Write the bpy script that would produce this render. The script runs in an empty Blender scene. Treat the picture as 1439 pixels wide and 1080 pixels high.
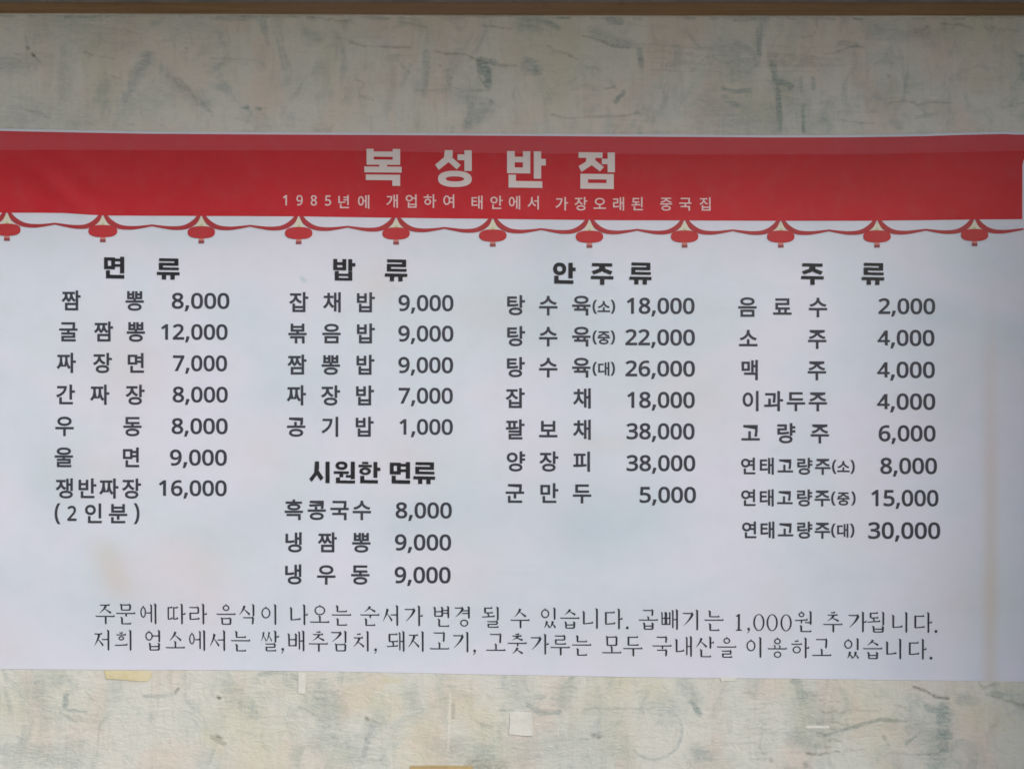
import bpy, bmesh, math, random
import numpy as np
from mathutils import Vector, geometry, Matrix

R = math.radians
SC = bpy.context.scene
COL = SC.collection
S = 0.0012            # metres per photograph pixel on the banner
Z0 = 1.62             # height of the picture centre above the ground
DIST = 2.3
EAVE_Y, EAVE_D = 110, 0.51      # eave: px above the picture centre line's top, depth in metres
SIDE_X, SIDE_D = 1.6, 1.28

def P(x, y, d=0.0):
    """point on the wall: x, y in photograph pixels, d metres out from the wall face"""
    return Vector(((x - 719.5) * S, -d, Z0 + (540.0 - y) * S))

# ------------------------------------------------------------------ camera
cam = bpy.data.cameras.new('camera')
cam.sensor_width = 36.0
cam.lens = 36.0 * (DIST - 0.004) / (1439 * S)
cam.clip_start = 0.05
cam.clip_end = 500
cam_o = bpy.data.objects.new('camera', cam)
COL.objects.link(cam_o)
cam_o.location = (0, -DIST, Z0)
cam_o.rotation_euler = (R(90), 0, 0)
SC.camera = cam_o

# ------------------------------------------------------------------ light
SUN_EL, SUN_AZ = 38.5, 145.0       # soft sun, out in front and to the right of the wall
world = bpy.data.worlds.new('World')
SC.world = world
world.use_nodes = True
wn = world.node_tree
bg = wn.nodes['Background']
sky = wn.nodes.new('ShaderNodeTexSky')
sky.sky_type = 'NISHITA'
sky.sun_disc = False
sky.sun_elevation = R(SUN_EL)
sky.sun_rotation = R(SUN_AZ)
sky.air_density = 1.0
sky.dust_density = 2.6
sky.ozone_density = 1.0
wn.links.new(sky.outputs[0], bg.inputs['Color'])
bg.inputs['Strength'].default_value = 0.15
sun = bpy.data.lights.new('sun', 'SUN')
sun.energy = 1.5
sun.angle = R(11)
sun.color = (1.0, 0.99, 0.975)
sun_o = bpy.data.objects.new('sun', sun)
COL.objects.link(sun_o)
a = R(SUN_AZ)
sdir = Vector((math.sin(a) * math.cos(R(SUN_EL)), math.cos(a) * math.cos(R(SUN_EL)), math.sin(R(SUN_EL))))
sun_o.rotation_euler = sdir.to_track_quat('Z', 'Y').to_euler()
sun_o.location = sdir * 6
SC.view_settings.view_transform = 'Standard'
SC.view_settings.look = 'None'
SC.view_settings.gamma = 1.0
SC.view_settings.exposure = -0.11
SC.cycles.filter_width = 1.6
SC.render.filter_size = 1.6

# ------------------------------------------------------------------ helpers
def srgb(r, g, b):
    f = lambda v: (v / 255 / 12.92) if v <= 10 else ((v / 255 + 0.055) / 1.055) ** 2.4
    return (f(r), f(g), f(b), 1.0)

def tag(o, label=None, cat=None, group=None, kind=None):
    for k, v in (('label', label), ('category', cat), ('group', group), ('kind', kind)):
        if v: o[k] = v
    return o

def add(name, verts, faces, mat=None, parent=None, smooth=False):
    me = bpy.data.meshes.new(name)
    me.from_pydata([tuple(v) for v in verts], [], [tuple(f) for f in faces])
    me.update()
    if smooth:
        me.polygons.foreach_set('use_smooth', [True] * len(me.polygons))
    o = bpy.data.objects.new(name, me)
    COL.objects.link(o)
    if mat: me.materials.append(mat)
    if parent: o.parent = parent
    return o

def mat(name, color, rough=0.6, spec=0.3):
    m = bpy.data.materials.new(name)
    m.use_nodes = True
    b = m.node_tree.nodes['Principled BSDF']
    b.inputs['Base Color'].default_value = color
    b.inputs['Roughness'].default_value = rough
    b.inputs['Specular IOR Level'].default_value = spec
    return m, m.node_tree, b

class NT:
    """tiny node-building helper"""
    def __init__(s, nt): s.nt = nt; s.n = nt.nodes; s.l = nt.links
    def new(s, t, **kw):
        n = s.n.new(t)
        for k, v in kw.items(): setattr(n, k, v)
        return n
    def lk(s, a, b): s.l.new(a, b)
    def mapping(s, src, scale=(1, 1, 1), loc=(0, 0, 0), rot=(0, 0, 0)):
        m = s.new('ShaderNodeMapping'); s.lk(src, m.inputs['Vector'])
        m.inputs['Scale'].default_value = scale; m.inputs['Location'].default_value = loc
        m.inputs['Rotation'].default_value = rot
        return m.outputs[0]
    def noise(s, src, scale, detail=4, rough=0.55, dist=0.0):
        n = s.new('ShaderNodeTexNoise'); s.lk(src, n.inputs['Vector'])
        n.inputs['Scale'].default_value = scale; n.inputs['Detail'].default_value = detail
        n.inputs['Roughness'].default_value = rough; n.inputs['Distortion'].default_value = dist
        return n.outputs['Fac']
    def ramp(s, src, lo, hi, a=0.0, b=1.0):
        n = s.new('ShaderNodeMapRange'); s.lk(src, n.inputs['Value'])
        n.interpolation_type = 'SMOOTHSTEP'
        n.inputs['From Min'].default_value = lo; n.inputs['From Max'].default_value = hi
        n.inputs['To Min'].default_value = a; n.inputs['To Max'].default_value = b
        return n.outputs[0]
    def math(s, op, a, b=None, clamp=False):
        n = s.new('ShaderNodeMath', operation=op); n.use_clamp = clamp
        for i, v in enumerate((a, b)):
            if v is None: continue
            if isinstance(v, (int, float)): n.inputs[i].default_value = v
            else: s.lk(v, n.inputs[i])
        return n.outputs[0]
    def mix(s, fac, a, b, blend='MIX'):
        n = s.new('ShaderNodeMix', data_type='RGBA', blend_type=blend)
        if isinstance(fac, (int, float)): n.inputs[0].default_value = fac
        else: s.lk(fac, n.inputs[0])
        for i, v in ((6, a), (7, b)):
            if isinstance(v, tuple): n.inputs[i].default_value = v
            else: s.lk(v, n.inputs[i])
        return n.outputs[2]
    def bump(s, h, strength, dist, bsdf):
        n = s.new('ShaderNodeBump'); s.lk(h, n.inputs['Height'])
        n.inputs['Strength'].default_value = strength; n.inputs['Distance'].default_value = dist
        s.lk(n.outputs[0], bsdf.inputs['Normal'])
    def geo(s): return s.new('ShaderNodeNewGeometry').outputs['Position']
    def attr(s, name): return s.new('ShaderNodeAttribute', attribute_name=name).outputs['Fac']

def smooth01(t):
    t = max(0.0, min(1.0, t)); return t * t * (3 - 2 * t)

# ------------------------------------------------------------------ materials
def wall_material():
    m, nt, b = mat('cream_paint_over_teal', srgb(200, 198, 185), 0.75, 0.2)
    N = NT(nt); g = N.geo()
    # coat of brushed cream paint: horizontal and vertical brush drag
    hs = N.noise(N.mapping(g, (26, 1, 120)), 1.0, 7, 0.72, 2.4)
    vs = N.noise(N.mapping(g, (42, 1, 9)), 1.0, 4, 0.6, 2.0)
    pt = N.noise(N.mapping(g, (7, 1, 10)), 1.0, 3, 0.5, 0.6)
    pk = N.noise(N.mapping(g, (11, 1, 7), (3, 0, 9)), 1.0, 2, 0.5, 0.3)
    yl = N.noise(N.mapping(g, (8, 1, 6), (13, 0, 2)), 1.0, 2, 0.5, 0.4)
    fine = N.noise(N.mapping(g, (420, 1, 420)), 1.0, 3, 0.6)
    c = N.mix(N.ramp(pk, 0.42, 0.66), WALL_A, WALL_PINK)
    c = N.mix(N.ramp(yl, 0.5, 0.75), c, WALL_YEL)
    # worn places where the older teal coat shows
    w = N.noise(N.mapping(g, (16, 1, 13), (5, 0, 1)), 1.0, 6, 0.7, 1.2)
    w2 = N.noise(N.mapping(g, (30, 1, 150), (1, 0, 7)), 1.0, 4, 0.7, 0.8)
    wear = N.math('MULTIPLY', N.ramp(w, 0.46, 0.74), N.ramp(w2, 0.3, 0.7, 0.5, 1.0))
    wear = N.math('MULTIPLY', wear, 0.55)
    t = N.attr('teal')
    t = N.math('MULTIPLY', t, N.ramp(N.math('ADD', w2, N.math('MULTIPLY', hs, 0.5)), 0.42, 0.95, 0.25, 1.05))
    brk = N.noise(N.mapping(g, (150, 1, 330), (2, 0, 5)), 1.0, 4, 0.7, 1.5)
    t = N.math('MULTIPLY', t, N.ramp(brk, 0.34, 0.62, 0.45, 1.0))
    tm = N.math('MAXIMUM', wear, t, clamp=True)
    c = N.mix(tm, c, WALL_TEAL)
    # drag marks
    c = N.mix(N.ramp(hs, 0.4, 0.72, 0.0, 0.10), c, srgb(140, 142, 132))
    c = N.mix(N.ramp(vs, 0.45, 0.8, 0.0, 0.2), c, srgb(160, 160, 148))
    c = N.mix(N.ramp(fine, 0.55, 0.8, 0.0, 0.12), c, srgb(110, 112, 100))
    c = N.mix(N.attr('yellow'), c, srgb(214, 206, 164))
    c = N.mix(N.math('MULTIPLY', N.attr('dark'), N.ramp(brk, 0.36, 0.6, 0.3, 0.95)), c, srgb(84, 88, 78))
    c = N.mix(N.attr('white'), c, srgb(236, 236, 226))
    N.lk(c, b.inputs['Base Color'])
    h = N.math('ADD', N.math('MULTIPLY', hs, 0.4), N.math('ADD', N.math('MULTIPLY', vs, 0.3), N.math('MULTIPLY', w, 0.9)))
    lump = N.noise(N.mapping(g, (34, 1, 60), (8, 0, 3)), 1.0, 5, 0.6, 2.2)
    h = N.math('ADD', h, N.math('MULTIPLY', lump, 1.3))
    h = N.math('SUBTRACT', h, N.math('MULTIPLY', tm, 0.9))
    N.bump(h, 0.6, 0.002, b)
    return m

WALL_A = srgb(219, 220, 211)
WALL_PINK = srgb(221, 213, 202)
WALL_YEL = srgb(213, 212, 196)
WALL_TEAL = srgb(128, 156, 154)

def vinyl(name, base, tint, amount, rough=0.42, stains=False):
    m, nt, b = mat(name, base, rough, 0.35)
    N = NT(nt); g = N.geo()
    n1 = N.noise(N.mapping(g, (4, 1, 5), (2, 0, 4)), 1.0, 3, 0.55, 0.5)
    c = N.mix(N.ramp(n1, 0.38, 0.68, 0.0, amount), base, tint)
    n2 = N.noise(N.mapping(g, (26, 1, 26)), 1.0, 4, 0.6)
    c = N.mix(N.ramp(n2, 0.4, 0.8, 0.0, 0.06), c, srgb(150, 150, 150))
    if stains:
        c = N.mix(N.attr('stain'), c, srgb(205, 184, 150))
        c = N.mix(N.attr('dust'), c, srgb(176, 200, 208))
    N.lk(c, b.inputs['Base Color'])
    weave = N.noise(N.mapping(g, (900, 1, 900)), 1.0, 2, 0.5)
    cr = N.noise(N.mapping(g, (5, 1, 12), (1, 0, 8), (0, 0.35, 0)), 1.0, 5, 0.55, 0.9)
    N.bump(N.math('ADD', N.math('ADD', N.math('MULTIPLY', weave, 0.12), n2), N.math('MULTIPLY', cr, 3.0)), 0.22, 0.0014, b)
    return m

M_WALL = wall_material()
M_SHEET = vinyl('white_banner_vinyl', srgb(221, 223, 236), srgb(210, 222, 232), 0.8, stains=True)
M_RED = vinyl('red_print', srgb(198, 33, 44), srgb(190, 31, 41), 0.6, 0.5)
M_HEM = vinyl('sheen_red_print', srgb(202, 68, 76), srgb(196, 70, 78), 0.7, 0.55)  # hem's sky reflection put into the colour as a paler red
M_GARL = vinyl('garland_red_print', srgb(176, 56, 60), srgb(160, 48, 54), 0.5)
M_LANT = vinyl('lantern_red_print', srgb(190, 52, 56), srgb(176, 46, 52), 0.5)
M_CAP = vinyl('cream_print', srgb(222, 218, 200), srgb(208, 208, 180), 0.6)
M_CAPG = vinyl('olive_print', srgb(196, 200, 160), srgb(190, 196, 160), 0.6)
M_TAS1 = vinyl('pink_print', srgb(206, 132, 122), srgb(200, 120, 112), 0.5)
M_TAS2 = vinyl('maroon_print', srgb(150, 78, 82), srgb(140, 70, 76), 0.5)
M_WHITE = vinyl('white_print', srgb(226, 216, 214), srgb(216, 208, 206), 0.5)
M_PINK = vinyl('pale_pink_print', srgb(232, 200, 200), srgb(226, 190, 192), 0.5)
M_BLACK = vinyl('black_print', srgb(30, 31, 36), srgb(36, 36, 42), 0.5)
M_DARK = vinyl('dark_grey_print', srgb(58, 60, 70), srgb(64, 66, 76), 0.5)
M_NOTE = vinyl('note_grey_print', srgb(46, 49, 60), srgb(54, 57, 68), 0.5)

def wood_material():
    m, nt, b = mat('brown_stained_wood', srgb(110, 84, 56), 0.55, 0.3)
    N = NT(nt); g = N.geo()
    a = N.noise(N.mapping(g, (5, 60, 420)), 1.0, 6, 0.65, 0.4)
    p = N.noise(N.mapping(g, (3, 4, 14)), 1.0, 3, 0.5, 0.5)
    k = N.noise(N.mapping(g, (40, 60, 50), (4, 2, 0)), 1.0, 3, 0.6)
    c = N.mix(N.ramp(a, 0.3, 0.75), srgb(132, 104, 72), srgb(160, 130, 96))
    c = N.mix(N.ramp(p, 0.4, 0.7, 0.0, 0.6), c, srgb(146, 120, 98))
    c = N.mix(N.ramp(k, 0.6, 0.8, 0.0, 0.5), c, srgb(104, 82, 56))
    N.lk(c, b.inputs['Base Color'])
    N.bump(a, 0.4, 0.001, b)
    return m
M_WOOD = wood_material()

def mottled(name, c1, c2, scale, rough=0.8):
    m, nt, b = mat(name, c1, rough, 0.2)
    N = NT(nt); g = N.geo()
    n = N.noise(N.mapping(g, (scale,) * 3), 1.0, 6, 0.6)
    N.lk(N.mix(N.ramp(n, 0.35, 0.7), c1, c2), b.inputs['Base Color'])
    N.bump(n, 0.3, 0.3 / scale, b)
    return m
M_FASCIA = mottled('grey_painted_board', srgb(150, 146, 146), srgb(134, 132, 132), 12)
M_SOFFIT = mottled('dark_brown_boards', srgb(134, 104, 74), srgb(116, 90, 64), 8)
M_SIDE = mottled('shade_wall_grey', srgb(128, 122, 112), srgb(110, 106, 98), 9)
M_GROUND = mottled('pale_concrete', srgb(156, 150, 142), srgb(138, 133, 126), 2)
M_TAPE_Y = mottled('yellowed_tape', srgb(222, 214, 182), srgb(212, 200, 158), 30, 0.5)
M_TAPE_O = mottled('ochre_tape', srgb(200, 178, 130), srgb(180, 158, 116), 20, 0.6)
M_PAPER = mottled('white_paper', srgb(226, 226, 218), srgb(218, 218, 210), 40, 0.6)

# ------------------------------------------------------------------ wall canvas (paint marks kept as attributes of the board)
CX0, CY0, CS = -40.0, 10.0, 1.5
CW, CH = 1014, 740
rng = np.random.default_rng(7)
def fnoise(sx, sy, seed):
    r = np.random.default_rng(seed)
    gw, gh = int(CW / sx) + 3, int(CH / sy) + 3
    g = r.random((gh, gw))
    yy = np.arange(CH) / sy; xx = np.arange(CW) / sx
    y0 = yy.astype(int); x0 = xx.astype(int)
    fy = (yy - y0)[:, None]; fx = (xx - x0)[None, :]
    fy = fy * fy * (3 - 2 * fy); fx = fx * fx * (3 - 2 * fx)
    return (g[y0][:, x0] * (1 - fy) * (1 - fx) + g[y0][:, x0 + 1] * (1 - fy) * fx
            + g[y0 + 1][:, x0] * fy * (1 - fx) + g[y0 + 1][:, x0 + 1] * fy * fx)
NZ = 0.4 * fnoise(3, 2, 1) + 0.3 * fnoise(8, 3, 2) + 0.3 * fnoise(16, 12, 3)
NZV = 0.5 * fnoise(2, 12, 4) + 0.5 * fnoise(6, 20, 5)
canvas = {k: np.zeros((CH, CW)) for k in ('teal', 'dark', 'white', 'yellow')}
PX = CX0 + np.arange(CW) * CS
PY = CY0 + np.arange(CH) * CS
def mark(kind, pts, width, s, soft=0.5, rag=0.6, nz=None):
    """a brushed mark along a polyline, width in px, ragged by noise"""
    nz = NZ if nz is None else nz
    if kind == 'dark' and width < 3: width *= 1.25; s *= 0.62 ** (1 if s < 0.7 else 0.4); rag = 1.1
    if kind == 'teal' and width < 3: width *= 1.4; s *= .6; rag = 1.2
    if kind == 'yellow': s *= .55
    for (xa, ya), (xb, yb) in zip(pts[:-1], pts[1:]):
        pad = width * 1.6 + 4
        i0 = max(0, int((min(xa, xb) - pad - CX0) / CS)); i1 = min(CW, int((max(xa, xb) + pad - CX0) / CS) + 2)
        j0 = max(0, int((min(ya, yb) - pad - CY0) / CS)); j1 = min(CH, int((max(ya, yb) + pad - CY0) / CS) + 2)
        if i0 >= i1 or j0 >= j1: continue
        X, Y = np.meshgrid(PX[i0:i1], PY[j0:j1])
        dx, dy = xb - xa, yb - ya
        L = dx * dx + dy * dy + 1e-9
        t = np.clip(((X - xa) * dx + (Y - ya) * dy) / L, 0, 1)
        d = np.hypot(X - xa - t * dx, Y - ya - t * dy)
        n = nz[j0:j1, i0:i1]
        r = width * 0.5 * (1 + rag * (n - 0.5) * 2)
        v = 1 - np.clip((d - r * (1 - soft)) / (r * soft * 2 + 0.8), 0, 1)
        v = v * v * (3 - 2 * v) * s * (0.55 + 0.9 * n)
        c = canvas[kind][j0:j1, i0:i1]
        np.maximum(c, np.clip(v, 0, 1), out=c)

T = lambda s, w, *p, **k: mark('teal', p, w, s, **k)
D = lambda s, w, *p, **k: mark('dark', p, w, s, **k)
def wave(x0, y0, x1, y1, amp, seed, n=9):
    r = random.Random(seed)
    return [(x0 + (x1 - x0) * i / n, y0 + (y1 - y0) * i / n + r.uniform(-amp, amp)) for i in range(n + 1)]
# --- upper strip
T(.75, 4, (92, 22), (125, 22), (162, 21)); T(.3, 60, (60, 30), (180, 36), soft=1); T(.45, 24, (0, 92), (45, 88), soft=1)
T(.35, 22, (92, 70), (86, 120), (88, 155), soft=1, nz=NZV); T(.6, 14, (208, 78), (190, 108), (176, 138), soft=.9); T(.5, 5, (204, 80), (188, 98))
T(.35, 22, (160, 60), (186, 62), soft=1); T(.35, 40, (175, 150), (215, 140), soft=1); T(.35, 60, (20, 165), (110, 168), soft=1)
T(.3, 44, (250, 32), (290, 36), soft=1); T(.55, 5, (295, 25), (360, 24)); T(.6, 11, (369, 26), (372, 45)); T(.35, 5, (372, 45), (376, 62))
for k in range(7): D(.4, 1.8, *wave(236 + k * 7, 105 + k * 6, 262 + k * 6, 118 + k * 7, 3, k, 5))
T(.4, 18, (240, 112), (272, 135), (290, 145), soft=1)
D(.8, 3, (38, 66), (39, 69)); D(.9, 3, (44, 75), (47, 78)); D(.4, 1.6, (47, 78), (58, 90)); D(.5, 1.6, (118, 72), (130, 77)); D(.35, 1.5, (138, 79), (160, 82))
D(.5, 3, (262, 67), (263, 68)); T(.9, 6, (344, 151), (347, 150)); T(.8, 6, (361, 151), (365, 152)); D(.3, 1.5, (295, 82), (320, 82), (360, 84))
D(.35, 1.5, *wave(145, 104, 170, 110, 1, 4)); D(.4, 1.8, *wave(28, 150, 70, 165, 2, 5))
D(.5, 2, *wave(432, 24, 470, 27, 1, 6)); D(.55, 2, (470, 29), (492, 28)); T(.6, 4, (520, 24), (545, 25)); D(.4, 1.6, *wave(560, 29, 600, 38, 1, 7)); D(.5, 1.8, *wave(680, 35, 718, 39, .8, 8))
D(.55, 2, (492, 58), (510, 64), (540, 65), (575, 66)); D(.6, 2, (608, 71), (628, 75), (655, 76), (672, 85), (700, 91), (725, 92))
T(.9, 10, (676, 86), (682, 104)); T(.9, 8, (684, 92), (687, 120)); T(.7, 8, (676, 84), (695, 88)); D(.5, 1.5, (672, 92), (674, 108), (682, 120))
T(.5, 10, (600, 74), (598, 100), (597, 130), nz=NZV); T(.5, 8, (632, 100), (632, 118)); T(.35, 12, (552, 98), (548, 150), soft=1, nz=NZV)
T(.4, 7, (577, 92), (565, 120), nz=NZV); T(.55, 12, (662, 150), (658, 178), nz=NZV); T(.4, 30, (650, 130), (680, 150), soft=1)
for k in range(8): D(.45, 2.2, *[(555 + k * 15 + 4, 84 + (k * 37) % 20)] * 2)
D(.35, 1.4, (660, 127), (690, 126)); D(.6, 3, (689, 141), (692, 142)); D(.4, 1.6, (500, 112), (512, 116), (508, 124)); D(.35, 1.5, *wave(505, 135, 525, 140, 2, 9))
T(.8, 8, (736, 27), (765, 30), (785, 38)); T(.5, 16, (735, 34), (760, 38), soft=1); T(.7, 8, (742, 84), (752, 92), (755, 100)); T(.5, 16, (740, 92), (756, 96), soft=1); D(.35, 1.4, (736, 104), (762, 104))
T(.45, 14, (838, 46), (885, 62), soft=1); D(.6, 1.9, (820, 50), (843, 56), (860, 63), (884, 67)); T(.6, 10, (858, 27), (872, 30)); T(.6, 6, (899, 70), (902, 92), nz=NZV)
D(.45, 1.6, *wave(770, 64, 812, 82, 2, 11)); D(.35, 1.4, *wave(765, 74, 800, 74, 2, 12)); D(.35, 1.4, *wave(820, 92, 845, 98, 1.5, 13))
for k in range(12): D(.3, 1.4, *wave(895 + (k * 31) % 80, 60 + k * 3.5, 940 + (k * 31) % 90, 61 + k * 3.6, 1.5, 20 + k, 6))
T(.8, 5, (866, 142), (877, 129)); D(.55, 1.8, (852, 124), (860, 123), (865, 120)); D(.45, 1.8, (776, 161), (800, 165), (850, 163), (880, 162), (898, 158)); T(.7, 5, (894, 158), (899, 158))
T(.45, 44, (1015, 70), (1040, 95), soft=1); T(.5, 8, (1035, 60), (1058, 72), (1064, 90)); T(.8, 8, (1067, 40), (1068, 74), nz=NZV); T(.7, 6, (1016, 124), (1030, 128), (1055, 126)); T(.7, 10, (1018, 135), (1034, 146))
T(.4, 60, (1010, 160), (1080, 165), soft=1); T(.5, 12, (1035, 24), (1075, 22))
for k in range(9): T(.55, 2.4, (992 + k * 6, 140 + k * 5.2), (1025 + k * 6, 152 + k * 4.6), (1070, 168 + k * 3))
T(.85, 11, (1088, 92), (1092, 112)); T(.8, 9, (1090, 112), (1112, 120)); T(.7, 8, (1094, 120), (1096, 184), nz=NZV); T(.6, 5, (1127, 108), (1128, 128), nz=NZV); T(.75, 7, (1131, 148), (1130, 184), nz=NZV); T(.5, 5, (1143, 110), (1145, 124)); T(.35, 44, (1100, 120), (1125, 165), soft=1)
for k in range(8): D(.32, 1.4, *wave(1080, 74 + k * 2.6, 1130 + (k * 17) % 60, 76 + k * 2.4, .8, 40 + k))
D(.5, 1.8, (1160, 76), (1175, 73), (1200, 64), (1215, 66)); T(.5, 7, (1182, 60), (1205, 64)); D(.4, 2, (1148, 28), (1150, 40), (1142, 50), (1128, 52))
T(.4, 22, (1225, 42), (1300, 46), soft=1); D(.45, 2, (1288, 44), (1298, 44), (1305, 38)); D(.5, 2, (1325, 33), (1350, 34), (1368, 40)); D(.3, 1.8, *wave(1385, 38, 1430, 42, 1, 55))
D(.45, 1.7, (1242, 146), (1270, 141), (1284, 143), (1290, 147), (1310, 143), (1335, 144)); T(.45, 9, (1230, 132), (1245, 140)); T(.45, 4, (1288, 165), (1320, 159)); T(.45, 14, (1256, 172), (1264, 174)); T(.6, 5, (1437, 78), (1438, 112)); D(.4, 2, (1410, 150), (1425, 147), (1439, 144))
D(.5, 3, (1250, 106), (1252, 108)); T(.3, 30, (1215, 128), (1250, 135), soft=1); D(.35, 1.3, *wave(1170, 167, 1230, 173, 1, 57))
# --- lower strip
T(.4, 40, (48, 965), (62, 1008), soft=1, nz=NZV); T(.75, 7, (92, 975), (90, 995)); T(.6, 4, (82, 996), (100, 999), (120, 1001)); T(.5, 4, (84, 1002), (104, 1015)); T(.45, 34, (15, 1060), (100, 1062), soft=1); T(.5, 9, (92, 1050), (98, 1072), nz=NZV)
for k in range(8): T(.4, 2.4, *wave(8, 1036 + k * 4.4, 34 + (k * 13) % 20, 1036 + k * 4.4, .8, 60 + k, 4))
D(.35, 2, (120, 972), (130, 984)); D(.4, 2, (110, 1006), (116, 1014)); D(.35, 2, *wave(140, 1012, 136, 1060, 2, 70)); T(.4, 5, (202, 980), (225, 979), (245, 976)); D(.75, 2.4, (246, 973), (250, 968)); T(.35, 20, (160, 965), (160, 985), soft=1)
D(1, 4, (306, 980), (308, 981)); T(.4, 26, (318, 962), (330, 985), (345, 1000), soft=1); D(.35, 1.6, *wave(310, 972, 340, 972, 2, 71)); mark('yellow', [(290, 1035), (312, 1048)], 22, .45, .9); D(.6, 4, (304, 1034), (310, 1038)); D(.4, 6, (298, 1036), (316, 1046))
mark('yellow', [(335, 1010), (372, 1060)], 70, .45, 1.0); D(.35, 2, (335, 988), (360, 1000), (362, 1004))
T(.55, 34, (452, 985), (466, 990), (462, 1015), soft=1); D(.4, 2, (420, 993), (430, 998), (445, 1006)); T(.45, 7, (420, 955), (392, 944), (365, 948)); T(.35, 44, (455, 1040), (500, 1060), soft=1)
D(1, 4.4, (515, 1010), (517, 1011)); mark('yellow', [(505, 980), (550, 990)], 46, .5, 1.0); mark('yellow', [(540, 957), (562, 956)], 9, .8, .7); T(.45, 24, (575, 975), (585, 1000), soft=1); T(.6, 9, (523, 1016), (515, 1045), (511, 1062)); D(.4, 1.6, *wave(520, 1010, 535, 1016, 2, 75))
mark('yellow', [(595, 1030), (590, 1070)], 56, .45, 1.0); mark('yellow', [(630, 985), (690, 1010)], 50, .35, 1.0); mark('yellow', [(0, 1000), (30, 1000)], 20, .2, 1.0); D(.35, 4, (637, 990), (637, 1008)); mark('white', [(633, 975), (630, 1055)], 2, .5); T(.45, 30, (610, 1050), (690, 1060), soft=1); T(.4, 6, (676, 1020), (690, 1022)); D(.5, 2, (698, 999), (705, 998)); T(.7, 4, (708, 999), (722, 998))
mark('dark', [(665, 1078), (700, 1080)], 24, .4, 1.0)
T(.65, 8, (803, 953), (795, 962)); T(.5, 22, (800, 965), (788, 985), soft=1); T(.65, 7, (742, 992), (760, 1002), (785, 1001)); T(.6, 4, (790, 985), (786, 992)); T(.35, 30, (725, 960), (735, 1000), soft=1); D(.35, 2, *wave(820, 996, 915, 996, 1, 77))
D(.5, 6, (835, 1034), (842, 1036)); D(.3, 3, (816, 1038), (826, 1040)); T(.35, 60, (740, 1050), (850, 1060), soft=1); mark('yellow', [(885, 955), (920, 968)], 34, .4, 1.0)
ring = [(920 + 39 * math.cos(t), 1028 + 40 * math.sin(t)) for t in np.linspace(-1.9, 2.4, 26)]
T(.45, 4, *ring); mark('white', [(x + 4, y) for x, y in ring[4:20]], 2.5, .25)
T(.85, 8, (972, 985), (983, 1004)); T(.45, 20, (960, 960), (978, 985), soft=1); T(.6, 22, (980, 1058), (1000, 1064), soft=.9); T(.4, 30, (945, 1000), (930, 990), soft=1); D(.35, 1.4, (906, 996), (920, 995))
for k in range(14): D(.3, 1.5, *wave(1045 + (k * 11) % 25, 975 + k * 7, 1075 + (k * 7) % 20, 975 + k * 7, 2, 90 + k, 4))
T(.6, 14, (1119, 958), (1128, 980)); T(.4, 50, (1130, 990), (1150, 1030), soft=1); T(.5, 26, (1120, 1038), (1145, 1045), soft=1)
for k in range(10): D(.38, 1.6, *wave(1135 + (k * 19) % 40, 975 + k * 8, 1160 + (k * 23) % 40, 978 + k * 8, 2.5, 110 + k, 5))
D(.75, 3, (1285, 965), (1302, 971), (1316, 979), (1334, 982)); D(.65, 2.4, (1388, 976), (1410, 982), (1425, 988), (1445, 992)); D(.5, 2, (1378, 960), (1383, 967), (1400, 961)); T(.5, 14, (1352, 984), (1370, 984)); T(.5, 7, (1396, 974), (1415, 977))
T(.75, 4, (1160, 1034), (1195, 1024), (1215, 1018), (1240, 1012), (1275, 1014)); D(.7, 2.6, (1135, 1059), (1155, 1060), (1180, 1056)); D(.45, 1.8, (1187, 1055), (1215, 1054)); D(.45, 2.4, (1243, 1034), (1250, 1048)); D(.45, 2, (1252, 1058), (1285, 1061), (1322, 1059)); D(.35, 1.6, (1195, 998), (1235, 999)); D(.4, 1.8, (1260, 990), (1275, 996))
T(.85, 22, (1326, 1000), (1326, 1050)); T(.6, 34, (1310, 1030), (1318, 1074), soft=1); T(.6, 12, (1305, 995), (1320, 1000)); T(.45, 40, (1290, 1020), (1310, 1040), soft=1); T(.8, 4, (1274, 1046), (1288, 1035)); D(.5, 5, (1132, 1074), (1134, 1076)); D(.4, 4, (1084, 1068), (1086, 1070)); mark('yellow', [(1370, 1000), (1400, 1010)], 46, .4, 1.0); mark('yellow', [(1215, 975), (1240, 1030)], 60, .35, 1.0)
mark('white', [(1136, 1021.5), (1165, 1022)], 2.6, .9, .3, .1)
# random brush drags all over
for k in range(420):
    up = rng.random() < .52
    x = rng.uniform(-30, 1470); y = rng.uniform(24, 185) if up else rng.uniform(955, 1100)
    L = rng.uniform(12, 70)
    if rng.random() < .3: pts = [(x, y), (x + rng.uniform(-3, 3), y + L * .6)]
    else: pts = wave(x, y, x + L, y + rng.uniform(-5, 5), 1.4, 1000 + k, 5)
    kind = 'dark' if rng.random() < .5 else ('teal' if rng.random() < .6 else 'white')
    mark(kind, pts, rng.uniform(1.2, 2.2), rng.uniform(.07, .22))
for k in range(46):
    x = rng.uniform(-30, 1470); y = rng.uniform(30, 180) if k % 2 else rng.uniform(960, 1090)
    mark('teal', [(x, y), (x + rng.uniform(-25, 25), y + rng.uniform(-10, 22))], rng.uniform(14, 46), rng.uniform(.08, .26), 1.0)
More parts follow.
